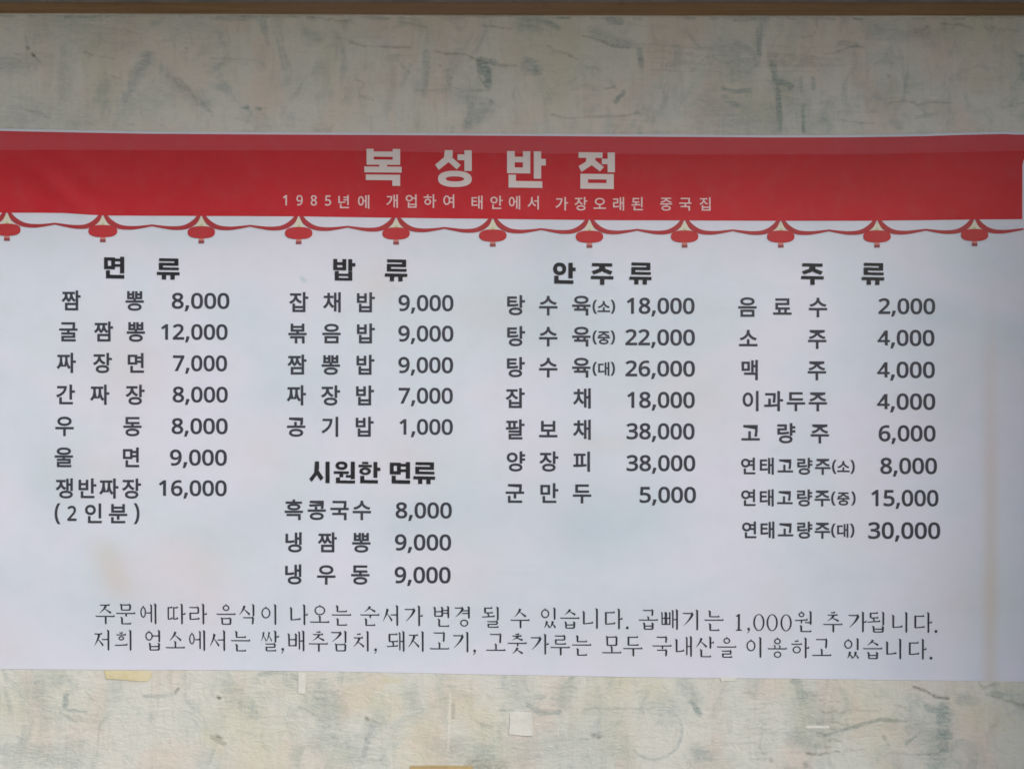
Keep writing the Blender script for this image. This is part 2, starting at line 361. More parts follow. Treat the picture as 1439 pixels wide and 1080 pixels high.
# chipped lip along the board's upper edge, painted pale as caught light
edge = lambda x: 17.0 + 3.2 * smooth01(x / 1000.0)
for x in range(-40, 1480, 4):
    q = 0.45 + 0.4 * math.sin(x * .021) * math.sin(x * .0053 + 1)
    q = max(.12, q + rng.uniform(-.2, .2))
    mark('white', [(x, edge(x) + 1.6), (x + 5, edge(x + 5) + 1.6)], 2.2, min(1, q + .15), .4, .2)
    if rng.random() < .25: mark('teal', [(x, edge(x) + 4), (x + 9, edge(x) + 5)], 3, rng.uniform(.2, .7), .6)

def sample(kind, x, y):
    c = canvas[kind]
    i = np.clip((np.asarray(x) - CX0) / CS, 0, CW - 1.001); j = np.clip((np.asarray(y) - CY0) / CS, 0, CH - 1.001)
    inside = (np.asarray(x) > CX0) & (np.asarray(x) < CX0 + CS * CW) & (np.asarray(y) > CY0)
    return c[np.round(j).astype(int), np.round(i).astype(int)] * inside

# ------------------------------------------------------------------ setting: ground, wall board, beam, eave, added shade wall
def box(name, x0, x1, y0, y1, z0, z1, m, parent=None, bev=0.0):
    bm = bmesh.new()
    bmesh.ops.create_cube(bm, size=1)
    for v in bm.verts:
        v.co = Vector((x0 if v.co.x < 0 else x1, y0 if v.co.y < 0 else y1, z0 if v.co.z < 0 else z1))
    if bev: bmesh.ops.bevel(bm, geom=bm.edges[:], offset=bev, segments=2, affect='EDGES', profile=0.6)
    me = bpy.data.meshes.new(name); bm.to_mesh(me); bm.free()
    me.materials.append(m)
    o = bpy.data.objects.new(name, me); COL.objects.link(o)
    if parent: o.parent = parent
    return o

g = box('ground', -20, 20, -30, 2, -0.2, 0.0, M_GROUND); tag(g, kind='structure')

def build_wall():
    xs = [-900, -700, -500, -350, -220, -120] + list(np.arange(-60, 1502, 1.5)) + [1540, 1620, 1740, 1900, 2150, 2500]
    ys = list(np.arange(0, 1, 1)) + list(np.arange(2, 200, 1.5)) + list(np.arange(200, 925, 14.5)) + list(np.arange(925, 1112, 1.5)) + [1130, 1170, 1250, 1400, 1600, 1885]
    xs = np.array(xs, float); t = np.array(ys, float)
    nx, ny = len(xs), len(t)
    X = np.repeat(xs[None, :], ny, 0)
    e = np.array([edge(x) for x in xs])
    # rows start on the slightly sloping top edge of the board
    Y = t[:, None] + (1 - smooth_np(t / 190.0))[:, None] * e[None, :]
    te = sample('teal', X, Y); dk = sample('dark', X, Y); wh = sample('white', X, Y); ye = sample('yellow', X, Y)
    relief = 0.00025 * (wh - te * .8 - dk * 1.2)
    near = np.exp(-((Y - e[None, :]) / 2.2) ** 2)
    relief = relief - 0.0035 * near
    W = np.stack([(X - 719.5) * S, -relief, Z0 + (540 - Y) * S], -1).reshape(-1, 3)
    idx = np.arange(nx * ny).reshape(ny, nx)
    F = np.stack([idx[:-1, :-1], idx[1:, :-1], idx[1:, 1:], idx[:-1, 1:]], -1).reshape(-1, 4)
    # back and edges of the board
    top = idx[0]; bl = len(W)
    back = np.array([(W[i][0], 0.022, W[i][2]) for i in top])
    W = np.vstack([W, back])
    bi = np.arange(nx) + bl
    F2 = np.stack([top[:-1], top[1:], bi[1:], bi[:-1]], -1)
    F = np.vstack([F, F2])
    me = bpy.data.meshes.new('painted_wall')
    me.vertices.add(len(W)); me.vertices.foreach_set('co', W.ravel())
    me.loops.add(F.size); me.loops.foreach_set('vertex_index', F.ravel().astype(np.int32))
    me.polygons.add(len(F)); me.polygons.foreach_set('loop_start', np.arange(0, F.size, 4, dtype=np.int32))
    me.polygons.foreach_set('loop_total', np.full(len(F), 4, np.int32))
    me.update(calc_edges=True)
    for nm, arr in (('teal', te), ('dark', dk), ('white', wh), ('yellow', ye)):
        at = me.attributes.new(nm, 'FLOAT', 'POINT')
        at.data.foreach_set('value', np.concatenate([arr.ravel(), np.zeros(nx)]).astype(np.float32))
    me.polygons.foreach_set('use_smooth', [True] * len(F))
    me.materials.append(M_WALL)
    o = bpy.data.objects.new('painted_wall', me); COL.objects.link(o)
    return o
def smooth_np(t):
    t = np.clip(t, 0, 1); return t * t * (3 - 2 * t)
wall = tag(build_wall(), 'cream painted wall panel with worn teal undercoat and brush marks behind the menu banner', 'wall')

zt = lambda y: Z0 + (540 - y) * S
XL, XR = (-900 - 719.5) * S, (2500 - 719.5) * S
beam = box('wooden_beam', XL, XR, 0.006, 0.10, zt(30), zt(1.4), M_WOOD, bev=0.0012)
tag(beam, 'brown wooden beam along the top edge of the painted wall panel', 'beam')
fas = box('upper_wall', XL, XR, 0.012, 0.10, zt(1.4) + 0.001, zt(-EAVE_Y), M_FASCIA)
tag(fas, 'grey painted board wall above the brown wooden beam', 'wall')
sof = box('eave', XL, SIDE_X - 0.002, -EAVE_D, 0.10, zt(-EAVE_Y), zt(-EAVE_Y) + 0.12, M_SOFFIT)
tag(sof, 'dark brown eave sheltering the wall above the banner', 'eave')
sw = box('shade_wall', SIDE_X, SIDE_X + 0.15, -SIDE_D, -0.006, 0.0, 3.9, M_SIDE)  # unseen wall, added to darken the right of the menu wall
tag(sw, 'unseen grey wall added at the right to shade the menu wall', 'wall')

# ------------------------------------------------------------------ banner
def lerp_table(tab):
    xs = [a for a, _ in tab]; ys = [b for _, b in tab]
    return lambda x: float(np.interp(x, xs, ys))
TOP = lerp_table([(-120, 178), (0, 180.5), (90, 182.5), (200, 184.5), (360, 185.5), (720, 187.5), (1080, 189.8), (1200, 189.6), (1300, 188), (1360, 186), (1410, 185), (1439, 186), (1475, 189)])
BOT = lerp_table([(-120, 939), (0, 940), (150, 941), (300, 941.5), (500, 944), (700, 948), (900, 951.5), (1100, 953.5), (1300, 956), (1475, 958)])
REDB = lerp_table([(-120, 298), (0, 299), (50, 299), (90, 299.4), (125, 301.8), (150, 302.8), (420, 304), (640, 307), (860, 309.4), (1100, 310.2), (1220, 310.2), (1300, 309.4), (1369, 308.4), (1439, 308)])
HEMB = lerp_table([(-120, 209), (0, 211), (480, 211.5), (640, 215), (960, 217.4), (1200, 217), (1300, 215), (1439, 212)])
BX0, BX1 = -115.0, 1472.0

def surf(x, y):
    """how far the banner's front stands off the wall, metres"""
    d = 0.0036
    d += 0.0009 * math.sin(x * 0.0093 + y * 0.0021 + 0.6) * math.sin(y * 0.0074 + 0.4)
    d += 0.0006 * math.sin(x * 0.021 - y * 0.006 + 2.0) * math.exp(-((y - 250) / 160.0) ** 2)
    # diagonal pull at the upper left corner
    u = ((x - 20) - (y - 215) * 1.0)
    d += 0.0028 * math.exp(-((u - 10) / 17.0) ** 2) * math.exp(-((y - 262) / 42.0) ** 2) * smooth01((x + 30) / 60.0)
    u2 = ((x - 60) - (y - 215) * 1.35)
    d += 0.0016 * math.exp(-((u2 - 20) / 22.0) ** 2) * math.exp(-((y - 240) / 40.0) ** 2)
    # soft vertical folds
    d += 0.0014 * math.exp(-((x - 1392) / 13.0) ** 2) * smooth01((y - 330) / 200.0)
    d += 0.0007 * math.exp(-((x - 880 + (y - 600) * .1) / 60.0) ** 2)
    # doubled hem along the top
    hb = HEMB(x)
    d += 0.0010 * (1 - smooth01((y - hb + 6) / 12.0))
    # the edges lie close to the wall
    d = 0.0007 + (d - 0.0007) * smooth01((BOT(x) - y) / 150.0)
    e = min((y - TOP(x)), (x - BX0), (BX1 - x))
    k = smooth01(e / 16.0)
    return d * k + (0.0007 + 0.0022 * smooth01((700 - y) / 500.0)) * (1 - k)

def PB(x, y, off=0.0):
    return P(x, y, surf(x, y) + off)

def strip_grid(name, x0, x1, top, bot, step, rows, m, off, parent=None, edges=None, right=None):
    n = max(1, int(round((x1 - x0) / step)))
    V, F = [], []
    for j in range(rows + 1):
        for i in range(n + 1):
            x = x0 + (x1 - x0) * i / n
            ty, by = top(x), bot(x)
            y = ty + (by - ty) * j / rows
            if right and i == n: x = right(y)
            V.append(PB(x, y, off))
    for j in range(rows):
        for i in range(n):
            a = j * (n + 1) + i
            F.append((a, a + n + 1, a + n + 2, a + 1))
    return add(name, V, F, m, parent, smooth=True)

banner = strip_grid('menu_banner', BX0, BX1, TOP, BOT, 6, 128, M_SHEET, 0.0)
tag(banner, 'white and red printed vinyl menu banner with lantern border hung on the painted wall', 'banner')
sol = banner.modifiers.new('thickness', 'SOLIDIFY'); sol.thickness = 0.0003; sol.offset = -1
es = banner.modifiers.new('crisp_rim', 'EDGE_SPLIT'); es.split_angle = R(50)
def banner_marks(o):
    me = o.data
    n = len(me.vertices); co = np.empty(n * 3); me.vertices.foreach_get('co', co); co = co.reshape(-1, 3)
    X = co[:, 0] / S + 719.5; Y = 540 - (co[:, 2] - Z0) / S
    r = np.random.default_rng(3)
    st = .32 * np.exp(-(((X - 1392) / 10) ** 2) ** 1.3) * np.clip((Y - 360) / 300, 0, 1)
    st += .32 * np.exp(-((X - 150 - (Y - 780) * .35) / 26) ** 2) * np.exp(-((Y - 800) / 42) ** 4)
    st += .10 * np.exp(-((X - 640) / 60) ** 2 - ((Y - 800) / 60) ** 2) + .10 * np.exp(-((X - 210) / 60) ** 2 - ((Y - 860) / 60) ** 2)
    for k in range(26):
        cx, cy, sx, sy = r.uniform(0, 1439), r.uniform(350, 930), r.uniform(20, 90), r.uniform(15, 70)
        st += r.uniform(.03, .16) * np.exp(-((X - cx) / sx) ** 2 - ((Y - cy) / sy) ** 2)
    du = np.zeros(n)
    for k in range(30):
        cx, cy, sx, sy = r.uniform(0, 1439), r.uniform(330, 930), r.uniform(30, 110), r.uniform(20, 90)
        du += r.uniform(.06, .26) * np.exp(-((X - cx) / sx) ** 2 - ((Y - cy) / sy) ** 2)
    du += .9 * np.exp(-((X - 426) / 3) ** 2 - ((Y - 392) / 3) ** 2)
    for nm, a in (('stain', st), ('dust', du)):
        at = me.attributes.new(nm, 'FLOAT', 'POINT'); at.data.foreach_set('value', np.clip(a, 0, 1).astype(np.float32))
banner_marks(banner)

OFF = 0.0005
red_right = lambda y: 1436.6 + 8 * (1 - smooth01((y - 214) / 16.0))
hd = strip_grid('red_header', BX0 + 1.5, 1436.6, HEMB, REDB, 7, 14, M_RED, OFF, banner, right=red_right)
tag(hd, 'plain red printed header band')
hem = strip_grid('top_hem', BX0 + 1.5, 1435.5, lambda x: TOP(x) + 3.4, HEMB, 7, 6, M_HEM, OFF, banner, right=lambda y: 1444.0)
tag(hem, 'red hem folded along the top edge, paler with painted sky sheen')

def bb(V): xs = [v[0] for v in V]; ys = [v[1] for v in V]; return min(xs), min(ys), max(xs), max(ys)
# ------------------------------------------------------------------ flat shapes -> triangles
def inside(p, poly):
    x, y = p; c = False; n = len(poly); j = n - 1
    for i in range(n):
        xi, yi = poly[i]; xj, yj = poly[j]
        if (yi > y) != (yj > y) and x < (xj - xi) * (y - yi) / (yj - yi + 1e-12) + xi: c = not c
        j = i
    return c

def fill(polys, holes=()):
    """union of polygons minus holes, as a triangle mesh with no overlaps"""
    vs, es = [], []
    for p in list(polys) + list(holes):
        b = len(vs); n = len(p)
        vs += [Vector(q) for q in p]
        es += [(b + i, b + (i + 1) % n) for i in range(n)]
    r = geometry.delaunay_2d_cdt(vs, es, [], 0, 1e-5)
    V = [(v.x, v.y) for v in r[0]]; F = []
    for f in r[2]:
        cx = sum(V[i][0] for i in f) / len(f); cy = sum(V[i][1] for i in f) / len(f)
        if any(inside((cx, cy), p) for p in polys) and not any(inside((cx, cy), h) for h in holes):
            a, b_, c_ = (V[f[0]], V[f[1]], V[f[2]])
            if (b_[0] - a[0]) * (c_[1] - a[1]) - (b_[1] - a[1]) * (c_[0] - a[0]) > 0: f = list(f)[::-1]
            F.append(tuple(f))
    return V, F

def subdivide_long(V, F, lim):
    """split triangles until no edge is longer than lim (so the print follows the cloth)"""
    bm = bmesh.new()
    vv = [bm.verts.new((x, y, 0)) for x, y in V]
    for f in F:
        try: bm.faces.new([vv[i] for i in f])
        except ValueError: pass
    for _ in range(5):
        L = [e for e in bm.edges if e.calc_length() > lim]
        if not L: break
        bmesh.ops.subdivide_edges(bm, edges=L, cuts=1)
        bmesh.ops.triangulate(bm, faces=[f for f in bm.faces if len(f.verts) > 3])
    bm.verts.index_update()
    V2 = [(v.co.x, v.co.y) for v in bm.verts]; F2 = [tuple(v.index for v in f.verts) for f in bm.faces]
    bm.free()
    return V2, F2

def print_mesh(name, pieces, m, parent=None, off=OFF, lim=14, label=None):
    """pieces: list of (V, F) in photograph pixels"""
    V, F = [], []
    for v, f in pieces:
        v, f = subdivide_long(v, f, lim)
        b = len(V); V += v; F += [tuple(i + b for i in q) for q in f]
    o = add(name, [PB(x, y, off) for x, y in V], F, m, parent or banner)
    # faces towards the viewer
    me = o.data
    if sum(p.normal.y * p.area for p in me.polygons) > 0: me.flip_normals()
    if label: o['label'] = label
    return o

# ------------------------------------------------------------------ printed lanterns and garlands
LX = [10, 144.7, 283, 419.8, 556.7, 692.6, 828.4, 962, 1097.3, 1232.4, 1369.5]
LY = [322.8, 324.7, 326.3, 327.5, 328, 331, 332.6, 332.3, 332.3, 332.2, 330.2]
def ell(cx, cy, rx, ry, n=28, e=2.0):
    r = []
    for i in range(n):
        t = 2 * math.pi * i / n
        c, s_ = math.cos(t), math.sin(t)
        r.append((cx + rx * math.copysign(abs(c) ** (2 / e), c), cy + ry * math.copysign(abs(s_) ** (2 / e), s_)))
    return r
UP = [(6.3, 0.0), (11.6, 5.7), (19.3, 11), (28.4, 14), (42.2, 14.7), (57.5, 13.4), (67.4, 12.2)]
LO = [(0.8, -0.4), (4.8, 8.6), (12.6, 15.2), (24, 19.2), (39, 19.8), (54.4, 17.4), (67.4, 14.7)]
def smooth_line(p, n=4):
    out = []
    for i in range(len(p) - 1):
        p0 = p[max(0, i - 1)]; p1 = p[i]; p2 = p[i + 1]; p3 = p[min(len(p) - 1, i + 2)]
        for k in range(n):
            t = k / n
            out.append(tuple(0.5 * ((2 * p1[c]) + (-p0[c] + p2[c]) * t + (2 * p0[c] - 5 * p1[c] + 4 * p2[c] - p3[c]) * t * t + (-p0[c] + 3 * p1[c] - 3 * p2[c] + p3[c]) * t ** 3) for c in (0, 1)))
    return out + [p[-1]]
def half_swag(xa, xm, side):
    base = REDB(xa)
    k = abs(xm - xa) / 67.4
    up = [(xa + side * a * k, base + b) for a, b in smooth_line(UP)]
    lo = [(xa + side * a * k, base + b) for a, b in smooth_line(LO)]
    return up + lo[::-1]
ends = [LX[0] - 136] + LX + [LX[-1] + 137]
for i in range(len(ends) - 1):
    xa, xb = ends[i], ends[i + 1]
    xm = (xa + xb) / 2
    dy = REDB(xb) - REDB(xa)
    pl = half_swag(xa, xm + .3, 1)
    pr = half_swag(xb, xm - .3, -1)
    pr = [(x, y - (dy * smooth01(1 - abs(x - xb) / abs(xm - xb) * 1.0) * 0 )) for x, y in pr]
    polys = []
    if xa > BX0: polys.append([(x, y + dy * .5 * smooth01(abs(x - xa) / 67.4)) for x, y in pl])
    polys.append([(x, y - dy * .5 * smooth01(abs(x - xb) / 67.4)) for x, y in pr])
    polys = [[(min(max(x, BX0 + 2), BX1 - 2), y) for x, y in p] for p in polys]
    if xb > BX1: polys = polys[:1]
    print_mesh('printed_garland', [fill(polys)], M_GARL, off=OFF * 1.7)
for cx, cy in zip(LX, LY):
    yb = REDB(cx)
    rx = 19.3 if cx != 144.7 else 20.3
    body = ell(cx, cy, rx, 8.5, 36, 2.5)
    lan = print_mesh('printed_lantern', [fill([body])], M_LANT, off=OFF * 2.2)
    top = cy - 8
    cap = [(cx, yb + 1.0), (cx + 3, yb + 5), (cx + 7, top - 2), (cx + 11, top + .6), (cx - 11, top + .6), (cx - 7, top - 2), (cx - 3, yb + 5)]
    print_mesh('lantern_cap', [fill([cap])], M_CAP, lan, OFF * 1.4)
    print_mesh('cap_knob', [fill([[(cx - 3.5, top + .4), (cx - 1.4, top - 3.6), (cx + 1.4, top - 3.6), (cx + 3.5, top + .4)]])], M_CAPG, lan, OFF * 1.8)
    bt = cy + 8.2
    w = 3.6 if cx > 20 else 3.8
    print_mesh('tassel_knot', [fill([[(cx - w, bt), (cx + w, bt), (cx + w, bt + 3.6), (cx - w, bt + 3.6)]])], M_TAS1, lan, OFF * 1.4)
    print_mesh('tassel', [fill([[(cx - w - .4, bt + 3.4), (cx + w + .4, bt + 3.4), (cx + w + .4, bt + 7.4), (cx - w - .4, bt + 7.4)]])], M_TAS2, lan, OFF * 1.7)

# ------------------------------------------------------------------ lettering: 1. heavy block syllables
def rc(x0, y0, x1, y1): return [(x0, y0), (x1, y0), (x1, y1), (x0, y1)]
BLK = {
 '복': ([rc(6,0,25,43), rc(76,0,96,43), rc(6,7,96,21), rc(6,29,96,43), rc(40,40,61,52), rc(0,48,100,64), rc(4,70,96,85), rc(75,70,96,100)], []),
 '성': ([[(27,0),(48,0),(48,16),(40,30),(10,54),(0,40),(24,20)], [(42,16),(70,40),(59,52),(34,30)], rc(61,11,84,27), rc(80,0,100,56), ell(54,78,46,22,40,2.4)], [ell(54,78,25,7,24,2.2)]),
 '반': ([rc(0,0,20,60), rc(41,0,60,60), rc(0,15,60,30), rc(0,44,60,60), rc(69,0,88,74), rc(86,20,100,38), rc(4,64,23,99), rc(4,81,91,99)], []),
 '점': ([rc(0,0,66,15), [(22,12),(46,12),(46,24),(38,34),(8,54),(0,38),(20,26)], [(42,18),(70,40),(59,52),(32,32)], rc(64,17,84,32), rc(80,0,100,54), rc(5,59,97,100)], [rc(26,74,77,84)]),
 '면': ([rc(0,4,52,58), rc(50,9,80,21), rc(50,34,80,46), rc(76,0,96,76), rc(9,64,28,100), rc(9,84,96,100)], [rc(18,18,34,43)]),
 '류': ([rc(10,0,95,13), rc(77,0,95,34), rc(9,21,95,34), rc(9,21,27,55), rc(9,43,97,55), rc(0,65,100,79), rc(22,77,41,100), rc(60,77,79,100)], []),
 '밥': ([rc(0,0,18,52), rc(41,0,59,52), rc(0,15,59,28), rc(0,39,59,52), rc(68,0,86,55), rc(84,18,100,33), rc(7,57,25,100), rc(68,57,86,100), rc(7,68,86,79), rc(7,88,86,100)], []),
 '안': ([ell(29,29,29,29,36,2.2), rc(68,0,87,72), rc(85,22,100,38), rc(5,62,24,98), rc(5,82,90,98)], [ell(29,29,12,13,24,2.2)]),
 '주': ([rc(5,1,95,15), [(38,12),(62,12),(60,26),(46,40),(12,53),(4,38),(36,26)], [(62,12),(64,26),(96,38),(88,53),(54,40),(40,26)], rc(0,60,100,74), rc(41,72,60,100)], []),
 '시': ([[(24,0),(44,0),(44,34),(34,62),(8,96),(-4,82),(20,52)], [(42,42),(66,76),(52,90),(30,58)], rc(76,0,96,100)], []),
 '원': ([ell(36,19,28,19,36,2.2), rc(0,45,70,57), rc(26,55,44,72), rc(56,62,82,73), rc(79,0,98,80), rc(10,74,29,100), rc(10,87,99,100)], [ell(36,19,13,7,24,2.2)]),
 '한': ([rc(17,0,46,10), rc(0,14,62,25), ell(31,44,27,17,36,2.2), rc(70,0,88,73), rc(86,26,102,41), rc(8,66,27,100), rc(8,85,90,100)], [ell(31,44,12,7,24,2.2)]),
}
_blk = {}
def block_piece(ch, x0, y0, x1, y1, skew=0.6):
    if ch not in _blk: _blk[ch] = fill(*BLK[ch])
    V, F = _blk[ch]
    return [(x0 + (x1 - x0) * a / 100, y0 + (y1 - y0) * b / 100 + (a - 50) / 100 * skew) for a, b in V], F

def print_word(name, chars, pieces, m, label, off=OFF, lim=14):
    """a printed word: an Empty part at its first character, every character a sub-part"""
    e = bpy.data.objects.new(name, None); COL.objects.link(e)
    x0, y0, x1, y1 = bb(pieces[0][0])
    e.empty_display_size = 0.01
    loc = PB(x0, y1, off); e.location = loc; e.parent = banner
    e['label'] = label
    for ch, pc_ in zip(chars, pieces):
        nm = 'numeral' if ch.isdigit() else {',': 'comma', '.': 'full_stop', '(': 'bracket', ')': 'bracket'}.get(ch, 'syllable')
        o = print_mesh(nm, [pc_], m, e, off, lim)
        for v in o.data.vertices: v.co -= loc
    return e
def block_word(name, items, m, label, off=OFF * 2.4):
    return print_word(name, [it[0] for it in items], [block_piece(*it) for it in items], m, label, off, 12)

block_word('title', [('복', 512, 209.5, 564.5, 261), ('성', 611.5, 211.5, 663, 263), ('반', 712.5, 213, 767, 264.5), ('점', 813, 214.5, 864, 265.5)], M_WHITE, 'large white lettering 복성반점')
block_word('section_heading', [('면', 146.5, 360.5, 176, 391), ('류', 220.5, 363, 252.5, 392.5)], M_BLACK, 'bold black heading 면류')
block_word('section_heading', [('밥', 468.5, 364, 499.5, 394), ('류', 541, 364.5, 572.5, 395)], M_BLACK, 'bold black heading 밥류')
block_word('section_heading', [('안', 777.5, 369, 809, 399), ('주', 830.5, 369.5, 862, 400), ('류', 884.5, 369, 915.5, 399.5)], M_BLACK, 'bold black heading 안주류')
block_word('section_heading', [('주', 1126, 369.7, 1157.5, 400), ('류', 1211, 369.5, 1242.5, 400)], M_BLACK, 'bold black heading 주류')
block_word('section_heading', [('시', 436, 648, 464.5, 678), ('원', 469.3, 648, 499.4, 678.5), ('한', 504, 648.5, 534, 678.5), ('면', 548, 648.5, 577.5, 679), ('류', 581, 649, 611.5, 679.5)], M_BLACK, 'bold black heading 시원한 면류')

